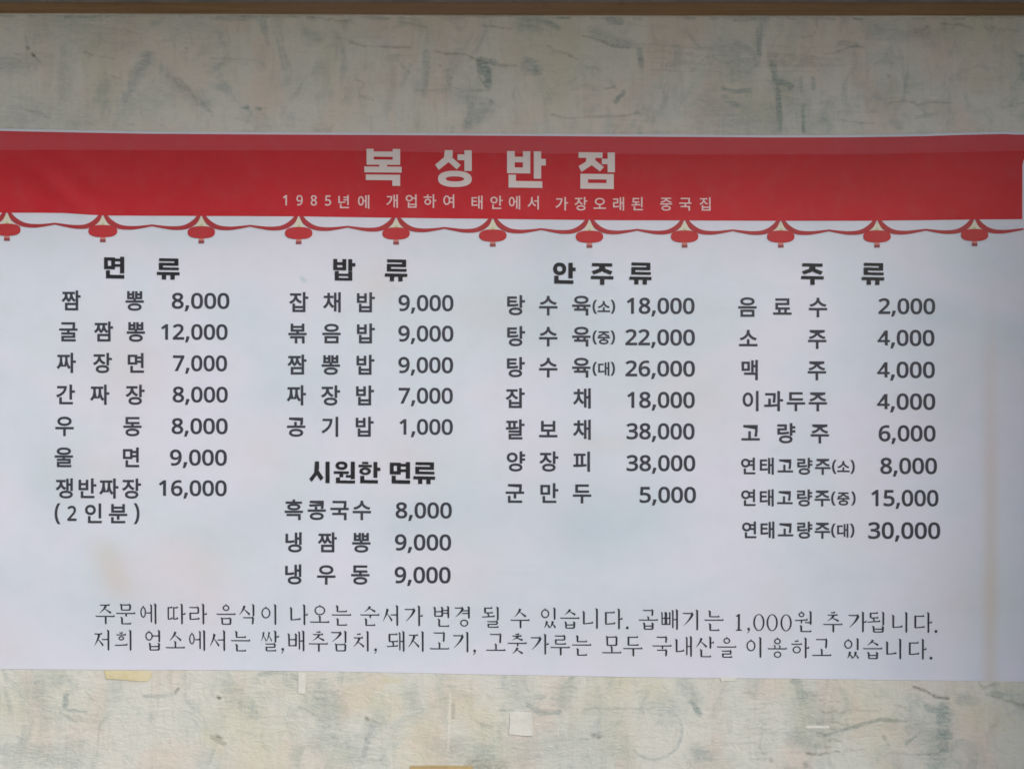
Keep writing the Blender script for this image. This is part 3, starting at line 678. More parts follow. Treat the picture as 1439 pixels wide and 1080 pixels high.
# ------------------------------------------------------------------ lettering: 2. plain sans (hangul from Blender's built-in font, numerals below)
DIG = {'0':(459,[[(419,287),(418,242),(415,201),(409,163),(401,128),(390,97),(376,70),(359,47),(339,27),(316,12),(290,1),(261,-6),(229,-8),(188,-4),(153,8),(122,27),(97,54),(76,88),(60,129),(51,163),(44,201),(41,243),(39,287),(40,332),(44,373),(50,411),(58,446),(73,486),(93,520),(119,547),(149,566),(186,578),(229,581),(269,578),(304,566),(335,547),(361,520),(382,486),(399,446),(408,411),(414,373),(418,332)],[(110,287),(111,238),(115,194),(121,156),(131,125),(143,98),(159,78),(178,64),(202,55),(229,52),(256,55),(279,64),(298,78),(314,98),(326,124),(336,156),(343,194),(347,238),(348,287),(347,336),(343,380),(336,417),(326,449),(314,475),(298,495),(279,510),(256,518),(229,521),(202,518),(178,510),(159,495),(143,475),(131,449),(121,417),(115,380),(111,336)]]),'1':(459,[[(285,0),(216,0),(216,400),(216,439),(217,470),(219,499),(211,491),(203,483),(196,477),(169,455),(108,405),(71,452),(226,573),(285,573)]]),'2':(459,[[(417,0),(38,0),(38,59),(188,210),(216,238),(240,264),(261,287),(280,309),(295,331),(306,353),(315,376),(320,399),(322,424),(318,453),(309,477),(294,496),(273,510),(249,518),(221,520),(194,519),(169,514),(147,506),(126,495),(104,482),(83,466),(45,513),(60,526),(77,537),(94,548),(113,557),(132,565),(153,572),(174,577),(197,580),(221,581),(255,579),(285,572),(313,562),(336,548),(356,531),(372,510),(384,485),(391,458),(394,428),(392,399),(386,371),(375,344),(361,318),(344,292),(324,267),(301,241),(275,214),(247,185),(128,67),(128,64),(417,64)]]),'3':(459,[[(395,439),(394,414),(389,392),(381,372),(370,355),(356,339),(340,326),(321,316),(300,307),(277,302),(277,298),(319,290),(353,276),(379,255),(398,229),(409,198),(413,163),(410,131),(403,101),(390,74),(371,50),(348,30),(318,14),(283,2),(241,-6),(193,-8),(164,-7),(136,-5),(110,-1),(85,5),(60,13),(36,23),(36,89),(61,78),(87,69),(114,61),(141,56),(168,52),(194,51),(241,55),(278,65),(305,81),(324,104),(335,132),(339,164),(337,187),(331,206),(320,223),(306,236),(288,247),(265,255),(240,261),(211,264),(179,265),(123,265),(123,326),(180,326),(209,327),(236,332),(259,339),(278,350),(294,362),(307,377),(316,394),(321,413),(323,434),(320,460),(311,481),(295,498),(274,511),(249,519),(219,521),(199,521),(181,519),(164,515),(147,511),(132,505),(117,498),(103,491),(89,482),(75,473),(39,521),(61,537),(87,550),(115,563),(147,573),(181,579),(218,581),(273,576),(317,563),(352,540),(376,511),(390,477)]]),'4':(459,[[(443,130),(359,130),(359,0),(291,0),(291,130),(17,130),(17,190),(286,576),(359,576),(359,193),(443,193)],[(291,374),(291,412),(293,444),(294,474),(295,500),(292,500),(287,490),(282,479),(276,468),(270,456),(263,446),(257,438),(86,193),(291,193)]]),'5':(459,[[(221,351),(258,349),(292,342),(322,331),(349,316),(371,297),(389,274),(402,247),(410,217),(413,183),(410,145),(402,111),(387,81),(368,54),(343,32),(314,15),(280,2),(242,-5),(199,-8),(170,-7),(142,-4),(116,0),(91,6),(70,14),(51,23),(51,90),(71,79),(95,70),(121,62),(148,57),(174,53),(200,52),(227,54),(252,58),(274,65),(293,76),(310,89),(323,106),(333,126),(339,149),(341,176),(337,210),(325,239),(306,262),(279,279),(243,289),(197,292),(182,291),(164,290),(146,288),(128,285),(112,283),(99,280),(64,302),(86,573),(373,573),(373,508),(146,508),(132,342),(169,348),(185,350),(202,351)]]),'6':(459,[[(44,245),(45,278),(47,310),(51,342),(57,374),(64,404),(75,433),(87,461),(103,486),(121,510),(143,530),(168,548),(196,562),(228,572),(265,578),(306,581),(318,580),(330,580),(344,579),(356,578),(368,576),(377,573),(377,513),(367,516),(356,519),(344,520),(332,522),(320,523),(308,523),(273,521),(242,515),(216,504),(193,491),(173,474),(158,454),(145,431),(134,407),(127,380),(121,352),(117,322),(115,291),(119,291),(128,303),(138,315),(150,326),(163,335),(178,343),(194,350),(213,355),(233,357),(255,358),(287,356),(316,349),(342,338),(365,322),(384,303),(400,279),(412,251),(419,220),(421,184),(419,147),(411,112),(399,82),(382,55),(361,33),(336,15),(307,2),(275,-5),(239,-8),(212,-6),(187,-1),(163,7),(140,19),(119,35),(101,54),(84,76),(70,103),(59,133),(51,166),(46,204)],[(238,51),(270,55),(297,66),(320,84),(337,109),(348,143),(351,184),(348,218),(339,247),(324,271),(302,289),(274,300),(241,303),(217,301),(195,296),(175,287),(157,276),(143,263),(131,248),(122,232),(117,215),(115,198),(116,181),(119,163),(123,146),(129,129),(137,114),(146,99),(158,85),(170,74),(185,64),(201,57),(219,53)]]),'7':(459,[[(109,0),(344,508),(35,508),(35,573),(419,573),(419,518),(187,0)]]),'8':(459,[[(229,581),(261,579),(291,574),(318,565),(341,553),(362,538),(378,519),(390,497),(398,472),(400,443),(399,421),(394,401),(385,383),(374,367),(361,352),(346,338),(329,325),(310,314),(291,303),(314,291),(335,279),(355,265),(373,250),(389,234),(401,216),(411,196),(417,173),(419,148),(416,118),(408,90),(395,65),(378,44),(356,26),(330,11),(300,1),(267,-6),(231,-8),(192,-6),(157,0),(126,10),(100,24),(78,42),(61,63),(49,87),(42,115),(39,146),(41,171),(47,194),(56,214),(68,232),(82,249),(99,264),(118,277),(138,289),(158,299),(140,310),(123,322),(107,336),(93,350),(81,366),(71,383),(64,401),(59,422),(58,444),(60,472),(68,497),(80,518),(97,537),(117,552),(141,565),(168,573),(197,579)],[(108,145),(112,119),(121,96),(138,76),(161,60),(192,51),(229,48),(265,51),(295,60),(319,76),(336,96),(346,120),(350,148),(348,166),(343,182),(335,197),(324,211),(310,223),(293,235),(274,246),(253,256),(229,265),(217,270),(194,260),(174,249),(157,237),(142,225),(130,212),(121,197),(114,182),(110,164)],[(228,524),(200,521),(176,514),(155,502),(139,486),(130,466),(127,441),(128,422),(133,406),(141,391),(151,379),(164,367),(179,357),(195,348),(213,339),(232,330),(250,339),(267,348),(282,357),(296,367),(307,379),(317,392),(325,406),(329,423),(330,441),(327,466),(318,486),(302,502),(282,514),(257,521)]]),'9':(459,[[(417,328),(416,295),(414,263),(410,231),(405,199),(397,168),(387,139),(374,112),(358,86),(340,63),(318,42),(293,25),(265,11),(232,0),(195,-6),(154,-8),(143,-8),(130,-7),(117,-6),(103,-4),(92,-2),(82,0),(82,60),(92,57),(103,55),(115,53),(128,51),(140,50),(152,50),(188,52),(218,58),(245,68),(268,82),(287,99),(303,118),(316,141),(327,165),(334,192),(340,221),(344,250),(346,281),(341,281),(332,269),(322,258),(310,247),(297,238),(282,230),(266,223),(247,218),(227,215),(204,214),(173,216),(144,223),(118,235),(95,250),(76,270),(61,294),(49,321),(42,352),(40,387),(43,426),(50,460),(63,491),(80,517),(101,540),(127,557),(156,570),(188,578),(223,581),(250,579),(275,574),(299,565),(322,553),(342,537),(361,518),(377,495),(391,469),(402,439),(410,406),(415,369)],[(223,521),(192,518),(165,507),(142,488),(124,463),(113,429),(110,388),(113,354),(122,325),(137,301),(158,284),(186,273),(220,269),(244,271),(266,276),(286,285),(304,296),(318,310),(330,325),(339,341),(344,358),(346,374),(345,392),(342,409),(338,426),(332,443),(324,459),(315,474),(304,487),(291,499),(277,508),(260,516),(242,520)]]),',':(215,[[(154,84),(149,65),(143,45),(136,23),(128,1),(120,-20),(111,-42),(102,-63),(94,-84),(85,-103),(33,-103),(38,-83),(43,-61),(49,-38),(53,-15),(58,8),(63,31),(67,53),(70,74),(73,93),(148,93)]]),'(':(241,[[(32,220),(33,263),(38,306),(45,348),(54,389),(67,429),(83,468),(103,504),(125,540),(150,573),(217,573),(190,534),(167,493),(148,451),(132,407),(119,361),(111,315),(105,268),(103,221),(105,179),(109,139),(116,98),(126,58),(139,19),(154,-20),(172,-57),(192,-92),(216,-127),(150,-127),(125,-94),(103,-60),(83,-24),(67,14),(54,53),(45,94),(38,135),(33,177)]]),')':(241,[[(209,220),(207,177),(203,135),(196,94),(186,53),(173,14),(158,-24),(139,-60),(116,-94),(91,-127),(25,-127),(48,-92),(69,-57),(87,-20),(102,19),(114,58),(124,98),(131,139),(136,179),(137,221),(136,263),(131,304),(124,346),(114,386),(102,426),(87,465),(69,503),(48,539),(24,573),(91,573),(116,540),(139,504),(158,468),(173,429),(186,389),(196,348),(203,306),(207,263)]])}
def curve_mesh(c):
    o = bpy.data.objects.new('tmp', c); COL.objects.link(o)
    dg = bpy.context.evaluated_depsgraph_get()
    me = bpy.data.meshes.new_from_object(o.evaluated_get(dg))
    V = [(v.co.x, -v.co.y) for v in me.vertices]; F = [tuple(p.vertices) for p in me.polygons]
    bpy.data.objects.remove(o); bpy.data.meshes.remove(me)
    return V, F
_g = {}
def glyph(ch, weight):
    k = (ch, weight)
    if k in _g: return _g[k]
    if ch == '4':
        w_ = weight
        V4, F4 = fill([[(278 - 6, 0), (372 + 4, 0), (376, 571), (268, 571)], [(14, 122), (452, 122), (452, 208), (14, 208)], [(268, 571), (330, 571), (320, 440), (118, 206), (14, 206), (14, 165)]])
        r = ([(x / 1000, -y / 1000) for x, y in V4], [f[::-1] for f in F4])
    elif ch in DIG:
        c = bpy.data.curves.new('g', 'CURVE'); c.dimensions = '2D'; c.fill_mode = 'BOTH'
        for pl in DIG[ch][1]:
            s = c.splines.new('POLY'); s.points.add(len(pl) - 1)
            for i, (x, y) in enumerate(pl): s.points[i].co = (x / 1000, y / 1000, 0, 1)
            s.use_cyclic_u = True
        c.offset = weight
        r = curve_mesh(c)
    else:
        c = bpy.data.curves.new('g', 'FONT'); c.body = ch; c.resolution_u = 4
        c.offset = weight
        r = curve_mesh(c)
    _g[k] = r
    return r
def _bb(V): xs = [v[0] for v in V]; ys = [v[1] for v in V]; return min(xs), min(ys), max(xs), max(ys)

# reference metrics of the hangul font: em centre and ink height of a full-height syllable
_r = bb(glyph('밥', 0.0)[0]); REFH = _r[3] - _r[1]; REFC = (_r[1] + _r[3]) / 2
HW = 0.021
def hangul(chars, yc, size=26.8, weight=HW, slope=0.006, wx=1.0):
    """chars: list of (char, ink centre x); yc: centre height at the first character"""
    out = []; k = size / REFH
    x00 = chars[0][1]
    for ch, xc in chars:
        V, F = glyph(ch, weight)
        b = bb(V); cx = (b[0] + b[2]) / 2
        y0 = yc + (xc - x00) * slope
        out.append(([(xc + (x - cx) * k * wx, y0 + (y - REFC) * k + (x - cx) * k * slope) for x, y in V], F))
    return out
def numerals(text, xa, xb, ya, yb, weight=0.019, gap=0.0):
    """digits fitted between ink left xa and right xb, digit top ya and bottom yb"""
    pen = 0; gl = []
    for ch in text:
        V, F = glyph(ch, weight)
        gl.append(([(x + pen, y) for x, y in V], F)); pen += DIG[ch][0] / 1000 + gap
    allv = [v for V, _ in gl for v in V]
    b = bb(allv)
    z = bb([v for (V, _), ch in zip(gl, text) if ch not in ',()' for v in V])
    kx = (xb - xa) / (b[2] - b[0]); ky = (yb - ya) / (z[3] - z[1])
    return [([(xa + (x - b[0]) * kx, ya + (y - z[1]) * ky + (x - b[0]) * kx * .004) for x, y in V], F) for V, F in gl]
def small_paren(ch, xa, xb, yc, h):
    (pv, pf), (qv, qf) = glyph('(', .021), glyph(')', .021)
    pb, qb, = bb(pv), bb(qv); kp = h * 1.0 / (pb[3] - pb[1])
    r = [([(xa + (x - pb[0]) * kp, yc + (y - (pb[1] + pb[3]) / 2) * kp) for x, y in pv], pf),
         ([(xb + (x - qb[2]) * kp, yc + (y - (qb[1] + qb[3]) / 2) * kp) for x, y in qv], qf)]
    return r + hangul([(ch, (xa + xb) / 2)], yc, h * .93, .023)

ITEMS = [
 ([('짬',100),('뽕',189.3)], 422, None, '8,000', (241.3,322.5), (411.2,433.8)),
 ([('굴',96),('짬',145.5),('뽕',191)], 465.5, None, '12,000', (226.3,320), (455,477.3)),
 ([('짜',93),('장',144),('면',191)], 509.5, None, '7,000', (243.2,319.3), (498.8,521.4)),
 ([('간',92),('짜',140.2),('장',190)], 554, None, '8,000', (242.8,320.3), (542.8,565.2)),
 ([('우',90.6),('동',186.3)], 598, None, '8,000', (241.3,320.2), (587,609.6)),
 ([('울',89.7),('면',184.3)], 642, None, '9,000', (239,319), (631,653.8)),
 ([('쟁',90.3),('반',123),('짜',153),('장',185)], 685.6, None, '16,000', (223.3,318.8), (674,696.5)),
 ([('잡',420),('채',466.5),('밥',514.2)], 424.3, None, '9,000', (560,637.3), (414,437)),
 ([('볶',418.2),('음',466),('밥',514.2)], 468, None, '9,000', (559.8,637.2), (457,479.8)),
 ([('짬',417.5),('뽕',465),('밥',513.6)], 512, None, '9,000', (559.8,636.8), (501.2,524)),
 ([('짜',416.6),('장',464.6),('밥',513)], 555, None, '7,000', (560.2,636.4), (544.3,567)),
 ([('공',416.3),('기',463.6),('밥',512.5)], 599, None, '1,000', (561.3,636.4), (588.2,610.6)),
 ([('흑',413),('콩',445.2),('국',477.2),('수',508.5)], 715.8, None, '8,000', (556,635), (705.2,728)),
 ([('냉',412.7),('짬',460),('뽕',507.8)], 761.3, None, '9,000', (555,634), (750,773)),
 ([('냉',412.2),('우',458.6),('동',506.4)], 806.3, None, '9,000', (554.6,633.4), (795.6,819)),
 ([('탕',725.3),('수',770.5),('육',817)], 428.5, ('소',832.7,864.5,431), '18,000', (880.8,976), (418,441)),
 ([('탕',725.3),('수',770.5),('육',817)], 472, ('중',832.7,864.3,474), '22,000', (878.8,976.5), (462.3,485.2)),
 ([('탕',725),('수',770.5),('육',817)], 515.5, ('대',832.7,864.3,518), '26,000', (879,976.5), (506.2,528.8)),
 ([('잡',724),('채',817.8)], 559, None, '18,000', (881.3,976.3), (550,573)),
 ([('팔',724),('보',770.5),('채',817.8)], 603, None, '38,000', (880.3,976), (594,617)),
 ([('양',725),('장',771.3),('피',817.3)], 647.8, None, '38,000', (880.3,977), (638.7,661.6)),
 ([('군',723.6),('만',772),('두',818)], 692.3, None, '5,000', (898.8,978), (683.2,706.2)),
 ([('음',1050.4),('료',1099.5),('수',1149.5)], 431, None, '2,000', (1234.6,1314.3), (418.8,441.3)),
 ([('소',1051.5),('주',1148.5)], 475.5, None, '4,000', (1233.3,1313.3), (463,486)),
 ([('맥',1053.5),('주',1148)], 519.5, None, '4,000', (1232.8,1314), (507.6,531)),
 ([('이',1054.7),('과',1087),('두',1118.5),('주',1149.3)], 563, None, '4,000', (1232.6,1314.6), (552.2,575.6)),
 ([('고',1054.8),('량',1105),('주',1152.2)], 608, None, '6,000', (1235,1315), (597,620)),
]
SMALL = [
 ([('연',1051.3),('태',1077.6),('고',1103.6),('량',1131),('주',1156.3)], 654.3, ('소',1169.3,1201.4,655.6), '8,000', (1237.2,1317), (642.6,665.8)),
 ([('연',1051.6),('태',1077.5),('고',1103),('량',1130.8),('주',1155.5)], 698.8, ('중',1168,1202.6,700), '15,000', (1224.6,1319), (687.6,711)),
 ([('연',1052.9),('태',1078.5),('고',1104),('량',1131),('주',1155.8)], 744, ('대',1168,1200.8,745), '30,000', (1220,1321.4), (733,756.8)),
]
for rows, size in ((ITEMS, 26.8), (SMALL, 22.6)):
    for chars, yc, par, price, px, py in rows:
        pieces = hangul(chars, yc, size, HW, 0.003)
        word = ''.join(c for c, _ in chars)
        if par:
            pieces += small_paren(par[0], par[1], par[2], par[3], 19.5); word += '(' + par[0] + ')'
        print_word('dish_name', ''.join(c for c, _ in chars) + ('()' + par[0] if par else ''), pieces, M_DARK, label='dark grey lettering ' + word)
        print_word('price', price, numerals(price, px[0], px[1], py[0], py[1]), M_DARK, label='dark grey numerals ' + price + ' beside ' + word)
pc = hangul([('인', 131.3), ('분', 166)], 720.8, 26.8, HW, 0.003)
for ch, xa, xb, ya, yb in (('(', 76.8, 85, 706.5, 736), ('2', 94.6, 107.6, 710, 731.5), (')', 187.8, 196.2, 706.5, 736)):
    V, F = glyph(ch, .018); b = bb(V)
    pc.append(([(xa + (x - b[0]) / (b[2] - b[0]) * (xb - xa), ya + (y - b[1]) / (b[3] - b[1]) * (yb - ya)) for x, y in V], F))
print_word('portion_note', '인분(2)', pc, M_DARK, label='dark grey lettering (2인분)')

sub = []
for ch, xc in (('1', 400.5), ('9', 421), ('8', 441), ('5', 461)):
    V, F = glyph(ch, .019 if ch == '1' else .012); b = bb(V); k = 14.2 / .59
    sub.append(([(xc + (x - (b[0] + b[2]) / 2) * k * .92, 288.3 + (xc - 400) * .006 + y * k) for x, y in V], F))
for run, y0 in (([('년', 483), ('에', 511)], 283.4), ([('개', 551), ('업', 577.8), ('하', 604.3), ('여', 630.7)], 282.6), ([('태', 670.4), ('안', 697.8), ('에', 723), ('서', 749.3)], 284.6),
                ([('가', 789.4), ('장', 816.4), ('오', 842.8), ('래', 869.2), ('된', 895.3)], 286.2), ([('중', 936), ('국', 963), ('집', 990.7)], 286.6)):
    sub += hangul(run, y0, 18.3, .012, 0.003)
print_word('subtitle', '1985년에개업하여태안에서가장오래된중국집', sub, M_PINK, off=OFF * 2.2, label='small pale pink lettering 1985년에 개업하여 태안에서 가장오래된 중국집')

# ------------------------------------------------------------------ lettering: 3. brush-serif syllables composed stroke by stroke
WH, WV = 5.4, 10.2        # thin horizontals, thick verticals (percent of the em)
def st_h(x0, y0, x1, y1, w=WH):
    """horizontal: slim start, small triangular stop at the right end"""
    L = x1 - x0
    t = min(7.0, L * .35)
    return [[(x0, y0 - w * .75), (x0 + t * .6, y0 - w * .35), (x1 - t, y1 - w * .5), (x1 - t * .45, y1 - w * 1.5), (x1 + 1, y1 + w * .2), (x1 - 1, y1 + w * .6), (x0 + 2, y0 + w * .6), (x0 - 1, y0 + w * .2)]]
def st_v(x, y0, x2, y1, w=WV, hook=True):
    p = [(x - w / 2, y0 + 4), (x - w / 2 - (4 if hook else 0), y0 - (1 if hook else 0)), (x - w / 2 + 1, y0 - (3 if hook else 0)), (x + w / 2, y0 + 2), (x2 + w / 2, y1 - 5), (x2 + w * .1, y1 + 1), (x2 - w * .42, y1 - 3)]
    return [p]
def st_l(x0, y0, x1, y1, w=WV):
    """falling stroke to the left, tapering, bowed"""
    n = 7; L, Rr = [], []
    for i in range(n + 1):
        t = i / n
        x = x0 + (x1 - x0) * t ** 1.35; y = y0 + (y1 - y0) * t ** .9
        ww = w * (.52 * (1 - t) + .1)
        L.append((x - ww, y)); Rr.append((x + ww, y + ww * .6))
    return [L + Rr[::-1]]
def st_r(x0, y0, x1, y1, w=WV):
    """falling stroke to the right, swelling"""
    n = 6; A, B = [], []
    for i in range(n + 1):
        t = i / n
        x = x0 + (x1 - x0) * t; y = y0 + (y1 - y0) * t ** 1.15
        ww = w * (.14 + .5 * t)
        A.append((x + ww * .5, y - ww * .7)); B.append((x - ww * .4, y + ww * .6))
    return [A + B[::-1]]
def st_o(x0, y0, x1, y1, tick=False):
    cx, cy, rx, ry = (x0 + x1) / 2, (y0 + y1) / 2, (x1 - x0) / 2, (y1 - y0) / 2
    po = [ell(cx, cy, rx, ry, 26)]
    ho = [ell(cx, cy, rx - WV * .68, ry - WH * 1.05, 22)]
    if tick: po.append([(cx - 4, cy - ry - 4), (cx + 2, cy - ry - 5), (cx + 3, cy - ry + 1), (cx - 1, cy - ry + 1)])
    return po, ho
def cons(j, x0, y0, x1, y1, pos='L'):
    """polygons, holes of consonant j in a box; pos L (left of a vowel), T (above), F (final)"""
    w, h = x1 - x0, y1 - y0
    X = lambda a: x0 + w * a
    Y = lambda b: y0 + h * b
    po, ho = [], []
    if j in 'ㄲㄸㅃㅆㅉ':
        s = {'ㄲ': 'ㄱ', 'ㄸ': 'ㄷ', 'ㅃ': 'ㅂ', 'ㅆ': 'ㅅ', 'ㅉ': 'ㅈ'}[j]
        a = cons(s, x0, y0, X(.47), y1, pos); b = cons(s, X(.53), y0, x1, y1, pos)
        return a[0] + b[0], a[1] + b[1]
    V = WV if w > 26 else WV * .75
    if j == 'ㄱ':
        po += st_h(X(0), Y(.04), X(.93), Y(.04))
        po += st_l(X(.9), Y(.03), X(.08), Y(1), V * 1.1) if pos == 'L' else st_v(X(.9), Y(.02), X(.86), Y(1), V, False)
    elif j == 'ㄴ': po += st_v(X(.1), Y(0), X(.1), Y(1), V) + st_h(X(.05), Y(.97), X(1), Y(.90 if pos == 'L' else .97))
    elif j == 'ㄷ': po += st_h(X(.05), Y(.05), X(.95), Y(.05)) + st_v(X(.1), Y(.03), X(.1), Y(1), V, False) + st_h(X(.05), Y(.97), X(1), Y(.92 if pos == 'L' else .97))
    elif j == 'ㅌ': po += cons('ㄷ', x0, y0, x1, y1, pos)[0] + st_h(X(.1), Y(.5), X(.85), Y(.5))
    elif j == 'ㄹ': po += st_h(X(.03), Y(.03), X(.9), Y(.03)) + st_v(X(.88), Y(.02), X(.88), Y(.5), V * .9, False) + st_h(X(.08), Y(.48), X(.9), Y(.48)) + st_v(X(.1), Y(.46), X(.1), Y(1), V * .9, False) + st_h(X(.08), Y(.97), X(1), Y(.93 if pos == 'L' else .97))
    elif j == 'ㅁ': po += st_v(X(.08), Y(0), X(.1), Y(1), V * .9) + st_h(X(.05), Y(.06), X(.92), Y(.06)) + st_v(X(.92), Y(.03), X(.9), Y(1.0), V, False) + st_h(X(.1), Y(.94), X(.9), Y(.94))
    elif j == 'ㅂ': po += st_v(X(.08), Y(0), X(.1), Y(1), V * .9) + st_v(X(.92), Y(0), X(.9), Y(1.0), V) + st_h(X(.1), Y(.45), X(.9), Y(.45)) + st_h(X(.1), Y(.93), X(.9), Y(.93))
    elif j == 'ㅅ': po += st_l(X(.5), Y(0), X(0), Y(1), V) + st_r(X(.45), Y(.42), X(1), Y(.98), V)
    elif j == 'ㅇ':
        m_ = min(w, h * (1.25 if pos != 'L' else 1)) / 2; c = (x0 + x1) / 2
        return st_o(c - m_, y0, c + m_, y1, pos != 'F')
    elif j == 'ㅈ': po += st_h(X(.05), Y(.06), X(.9), Y(.06)) + st_l(X(.55), Y(.08), X(0), Y(1), V) + st_r(X(.42), Y(.5), X(1), Y(1), V)
    elif j == 'ㅊ': po += st_h(X(.34), Y(.0), X(.68), Y(.0)) + cons('ㅈ', x0, Y(.24), x1, y1, pos)[0]
    elif j == 'ㅎ':
        po += st_h(X(.32), Y(.02), X(.66), Y(.02)) + st_h(X(.0), Y(.26), X(1), Y(.26))
        m_ = min(w * .8, h * .62 * 1.3) / 2; c = (x0 + x1) / 2
        a = st_o(c - m_, Y(.42), c + m_, Y(1)); po += a[0]; ho += a[1]
    return po, ho
INI = 'ㄱㄲㄴㄷㄸㄹㅁㅂㅃㅅㅆㅇㅈㅉㅊㅋㅌㅍㅎ'
VOW = 'ㅏㅐㅑㅒㅓㅔㅕㅖㅗㅘㅙㅚㅛㅜㅝㅞㅟㅠㅡㅢㅣ'
FIN = [''] + list('ㄱㄲ') + ['ㄳ', 'ㄴ', 'ㄵ', 'ㄶ', 'ㄷ', 'ㄹ', 'ㄺ', 'ㄻ', 'ㄼ', 'ㄽ', 'ㄾ', 'ㄿ', 'ㅀ', 'ㅁ', 'ㅂ', 'ㅄ', 'ㅅ', 'ㅆ', 'ㅇ', 'ㅈ', 'ㅊ', 'ㅋ', 'ㅌ', 'ㅍ', 'ㅎ']
def serif(ch):
    n = ord(ch) - 0xAC00
    i, v, f = INI[n // 588], VOW[n % 588 // 28], FIN[n % 28]
    po, ho = [], []
    groups = []
    def put(ph): groups.append(ph)
    vert = {'ㅏ', 'ㅐ', 'ㅑ', 'ㅓ', 'ㅔ', 'ㅕ', 'ㅣ'}
    if v in vert:
        dbl = v in 'ㅐㅔ'
        bot = 57 if f else 84
        lim = 100 if not f else 58
        px = 80
        right = 60 if not dbl else 50
        if v in 'ㅓㅕㅔ': right -= 8
        if i == 'ㅇ': put(cons(i, 6, 14 if not f else 6, right - 6, (68 if not f else 50), 'L'))
        else: put(cons(i, 5, 14 if not f else 4, right, bot - (8 if not f else 6), 'L'))
        if dbl:
            put((st_v(64, 4, 64, (92 if not f else 56), WV * .8), [])); put((st_v(86, 0, 86, lim, WV), []))
            if v == 'ㅐ': put((st_h(64, lim * .48, 86, lim * .48), []))
            else: put((st_h(right - 4, lim * .44, 64, lim * .44), []))
        else:
            put((st_v(px, 0, px, lim), []))
            if v == 'ㅏ': put((st_h(px, lim * .5, 99, lim * .48), []))
            if v == 'ㅓ': put((st_h(right - 6, lim * .45, px, lim * .45), []))
            if v == 'ㅕ': put((st_h(right - 7, lim * .33, px, lim * .33), [])); put((st_h(right - 7, lim * .56, px, lim * .56), []))
        if f: put(cons(f, 26, 63, 84, 98, 'F'))
    elif v in 'ㅗㅛㅜㅠㅡ':
        if not f:
            put(cons(i, 20, 4, 80, 50 if v != 'ㅜ' else 46, 'T'))
            yb = {'ㅗ': 84, 'ㅜ': 62, 'ㅡ': 80, 'ㅛ': 84}[v]
            put((st_h(0, yb, 100, yb), []))
            if v == 'ㅗ': put((st_v(50, 54, 50, yb, WV * .9), []))
            if v == 'ㅜ': put((st_v(52, yb, 52, 102, WV, False), []))
        else:
            put(cons(i, 22, 3, 78, 32, 'T'))
            yb = {'ㅗ': 52, 'ㅜ': 47, 'ㅡ': 48, 'ㅛ': 54}[v]
            put((st_h(0, yb, 100, yb), []))
            if v == 'ㅗ': put((st_v(50, 36, 50, yb, WV * .85), []))
            if v == 'ㅛ': put((st_v(37, 38, 37, yb, WV * .7), [])); put((st_v(63, 38, 63, yb, WV * .7), []))
            if v == 'ㅜ': put((st_v(52, yb, 52, 64, WV * .85, False), []))
            put(cons(f, 24, 67, 78, 99, 'F'))
    else:
        lim = 100 if not f else 66
        if not f: put(cons(i, 8, 12, 58, 50, 'T'))
        else: put(cons(i, 10, 3, 56, 28, 'T'))
        yb = {'ㅚ': 72, 'ㅙ': 72, 'ㅘ': 72, 'ㅢ': 72, 'ㅝ': 60}[v] if not f else (46 if v != 'ㅝ' else 42)
        xe = 66 if v != 'ㅙ' else 58
        put((st_h(0, yb + 2, xe, yb - 1), []))
        if v in 'ㅚㅙㅘ': put((st_v(33, yb - (18 if not f else 13), 33, yb, WV * .8), []))
        if v == 'ㅝ': put((st_v(33, yb, 33, yb + 18, WV * .8, False), [])); put((st_h(52, yb + 12, 82, yb + 12), []))
        if v == 'ㅙ':
            put((st_v(68, 6, 68, 94, WV * .75), [])); put((st_v(88, 0, 88, 100), [])); put((st_h(68, 48, 88, 48), []))
        else:
            put((st_v(82, 0, 82, lim), []))
        if f: put(cons(f, 26, 70, 86, 99, 'F'))
    V, F = [], []
    polys = [p for g_ in groups for p in g_[0]]; holes = [h for g_ in groups for h in g_[1]]
    return fill(polys, holes)
_s = {}
def note_piece(ch, xc, yc, w=26.5, h=28.5):
    if ch == '1':
        V, F = fill([[(44, 4), (56, 0), (56, 92), (68, 96), (68, 100), (32, 100), (32, 96), (44, 92), (44, 16), (32, 18), (32, 14)]]); w = 24; h = 24; yc += 2
    elif ch == '0':
        V, F = fill([ell(50, 50, 33, 50, 30)], [ell(50, 50, 23, 45, 28)]); w = 24; h = 24; yc += 2
    elif ch == ',':
        V, F = fill([ell(50, 90, 7, 7, 14) , [(51, 84), (57, 90), (54, 102), (44, 112), (42, 109), (50, 100)]])
    elif ch == '.':
        V, F = fill([ell(50, 92, 7.5, 7.5, 16)])
    else:
        if ch not in _s: _s[ch] = serif(ch)
        V, F = _s[ch]
    return [(xc + (a - 50) / 100 * w, yc + (b - 50) / 100 * h + (a - 50) * .002) for a, b in V], F
N1 = [('주',147.6),('문',176.5),('에',208.6),('따',247.4),('라',277.5),('음',317.5),('식',348),('이',378.8),('나',419.6),('오',449.4),('는',480),('순',519.8),('서',550.2),('가',581),('변',622),('경',651),('될',691),('수',731),
      ('있',771.5),('습',801),('니',831),('다',862),('.',881.8),('곱',911.3),('빼',942),('기',972),('는',1003.7),('1',1038.6),(',',1052.4),('0',1066.7),('0',1085.4),('0',1105),('원',1131),('추',1170.8),('가',1205),('됩',1233),('니',1266),('다',1297),('.',1315.7)]
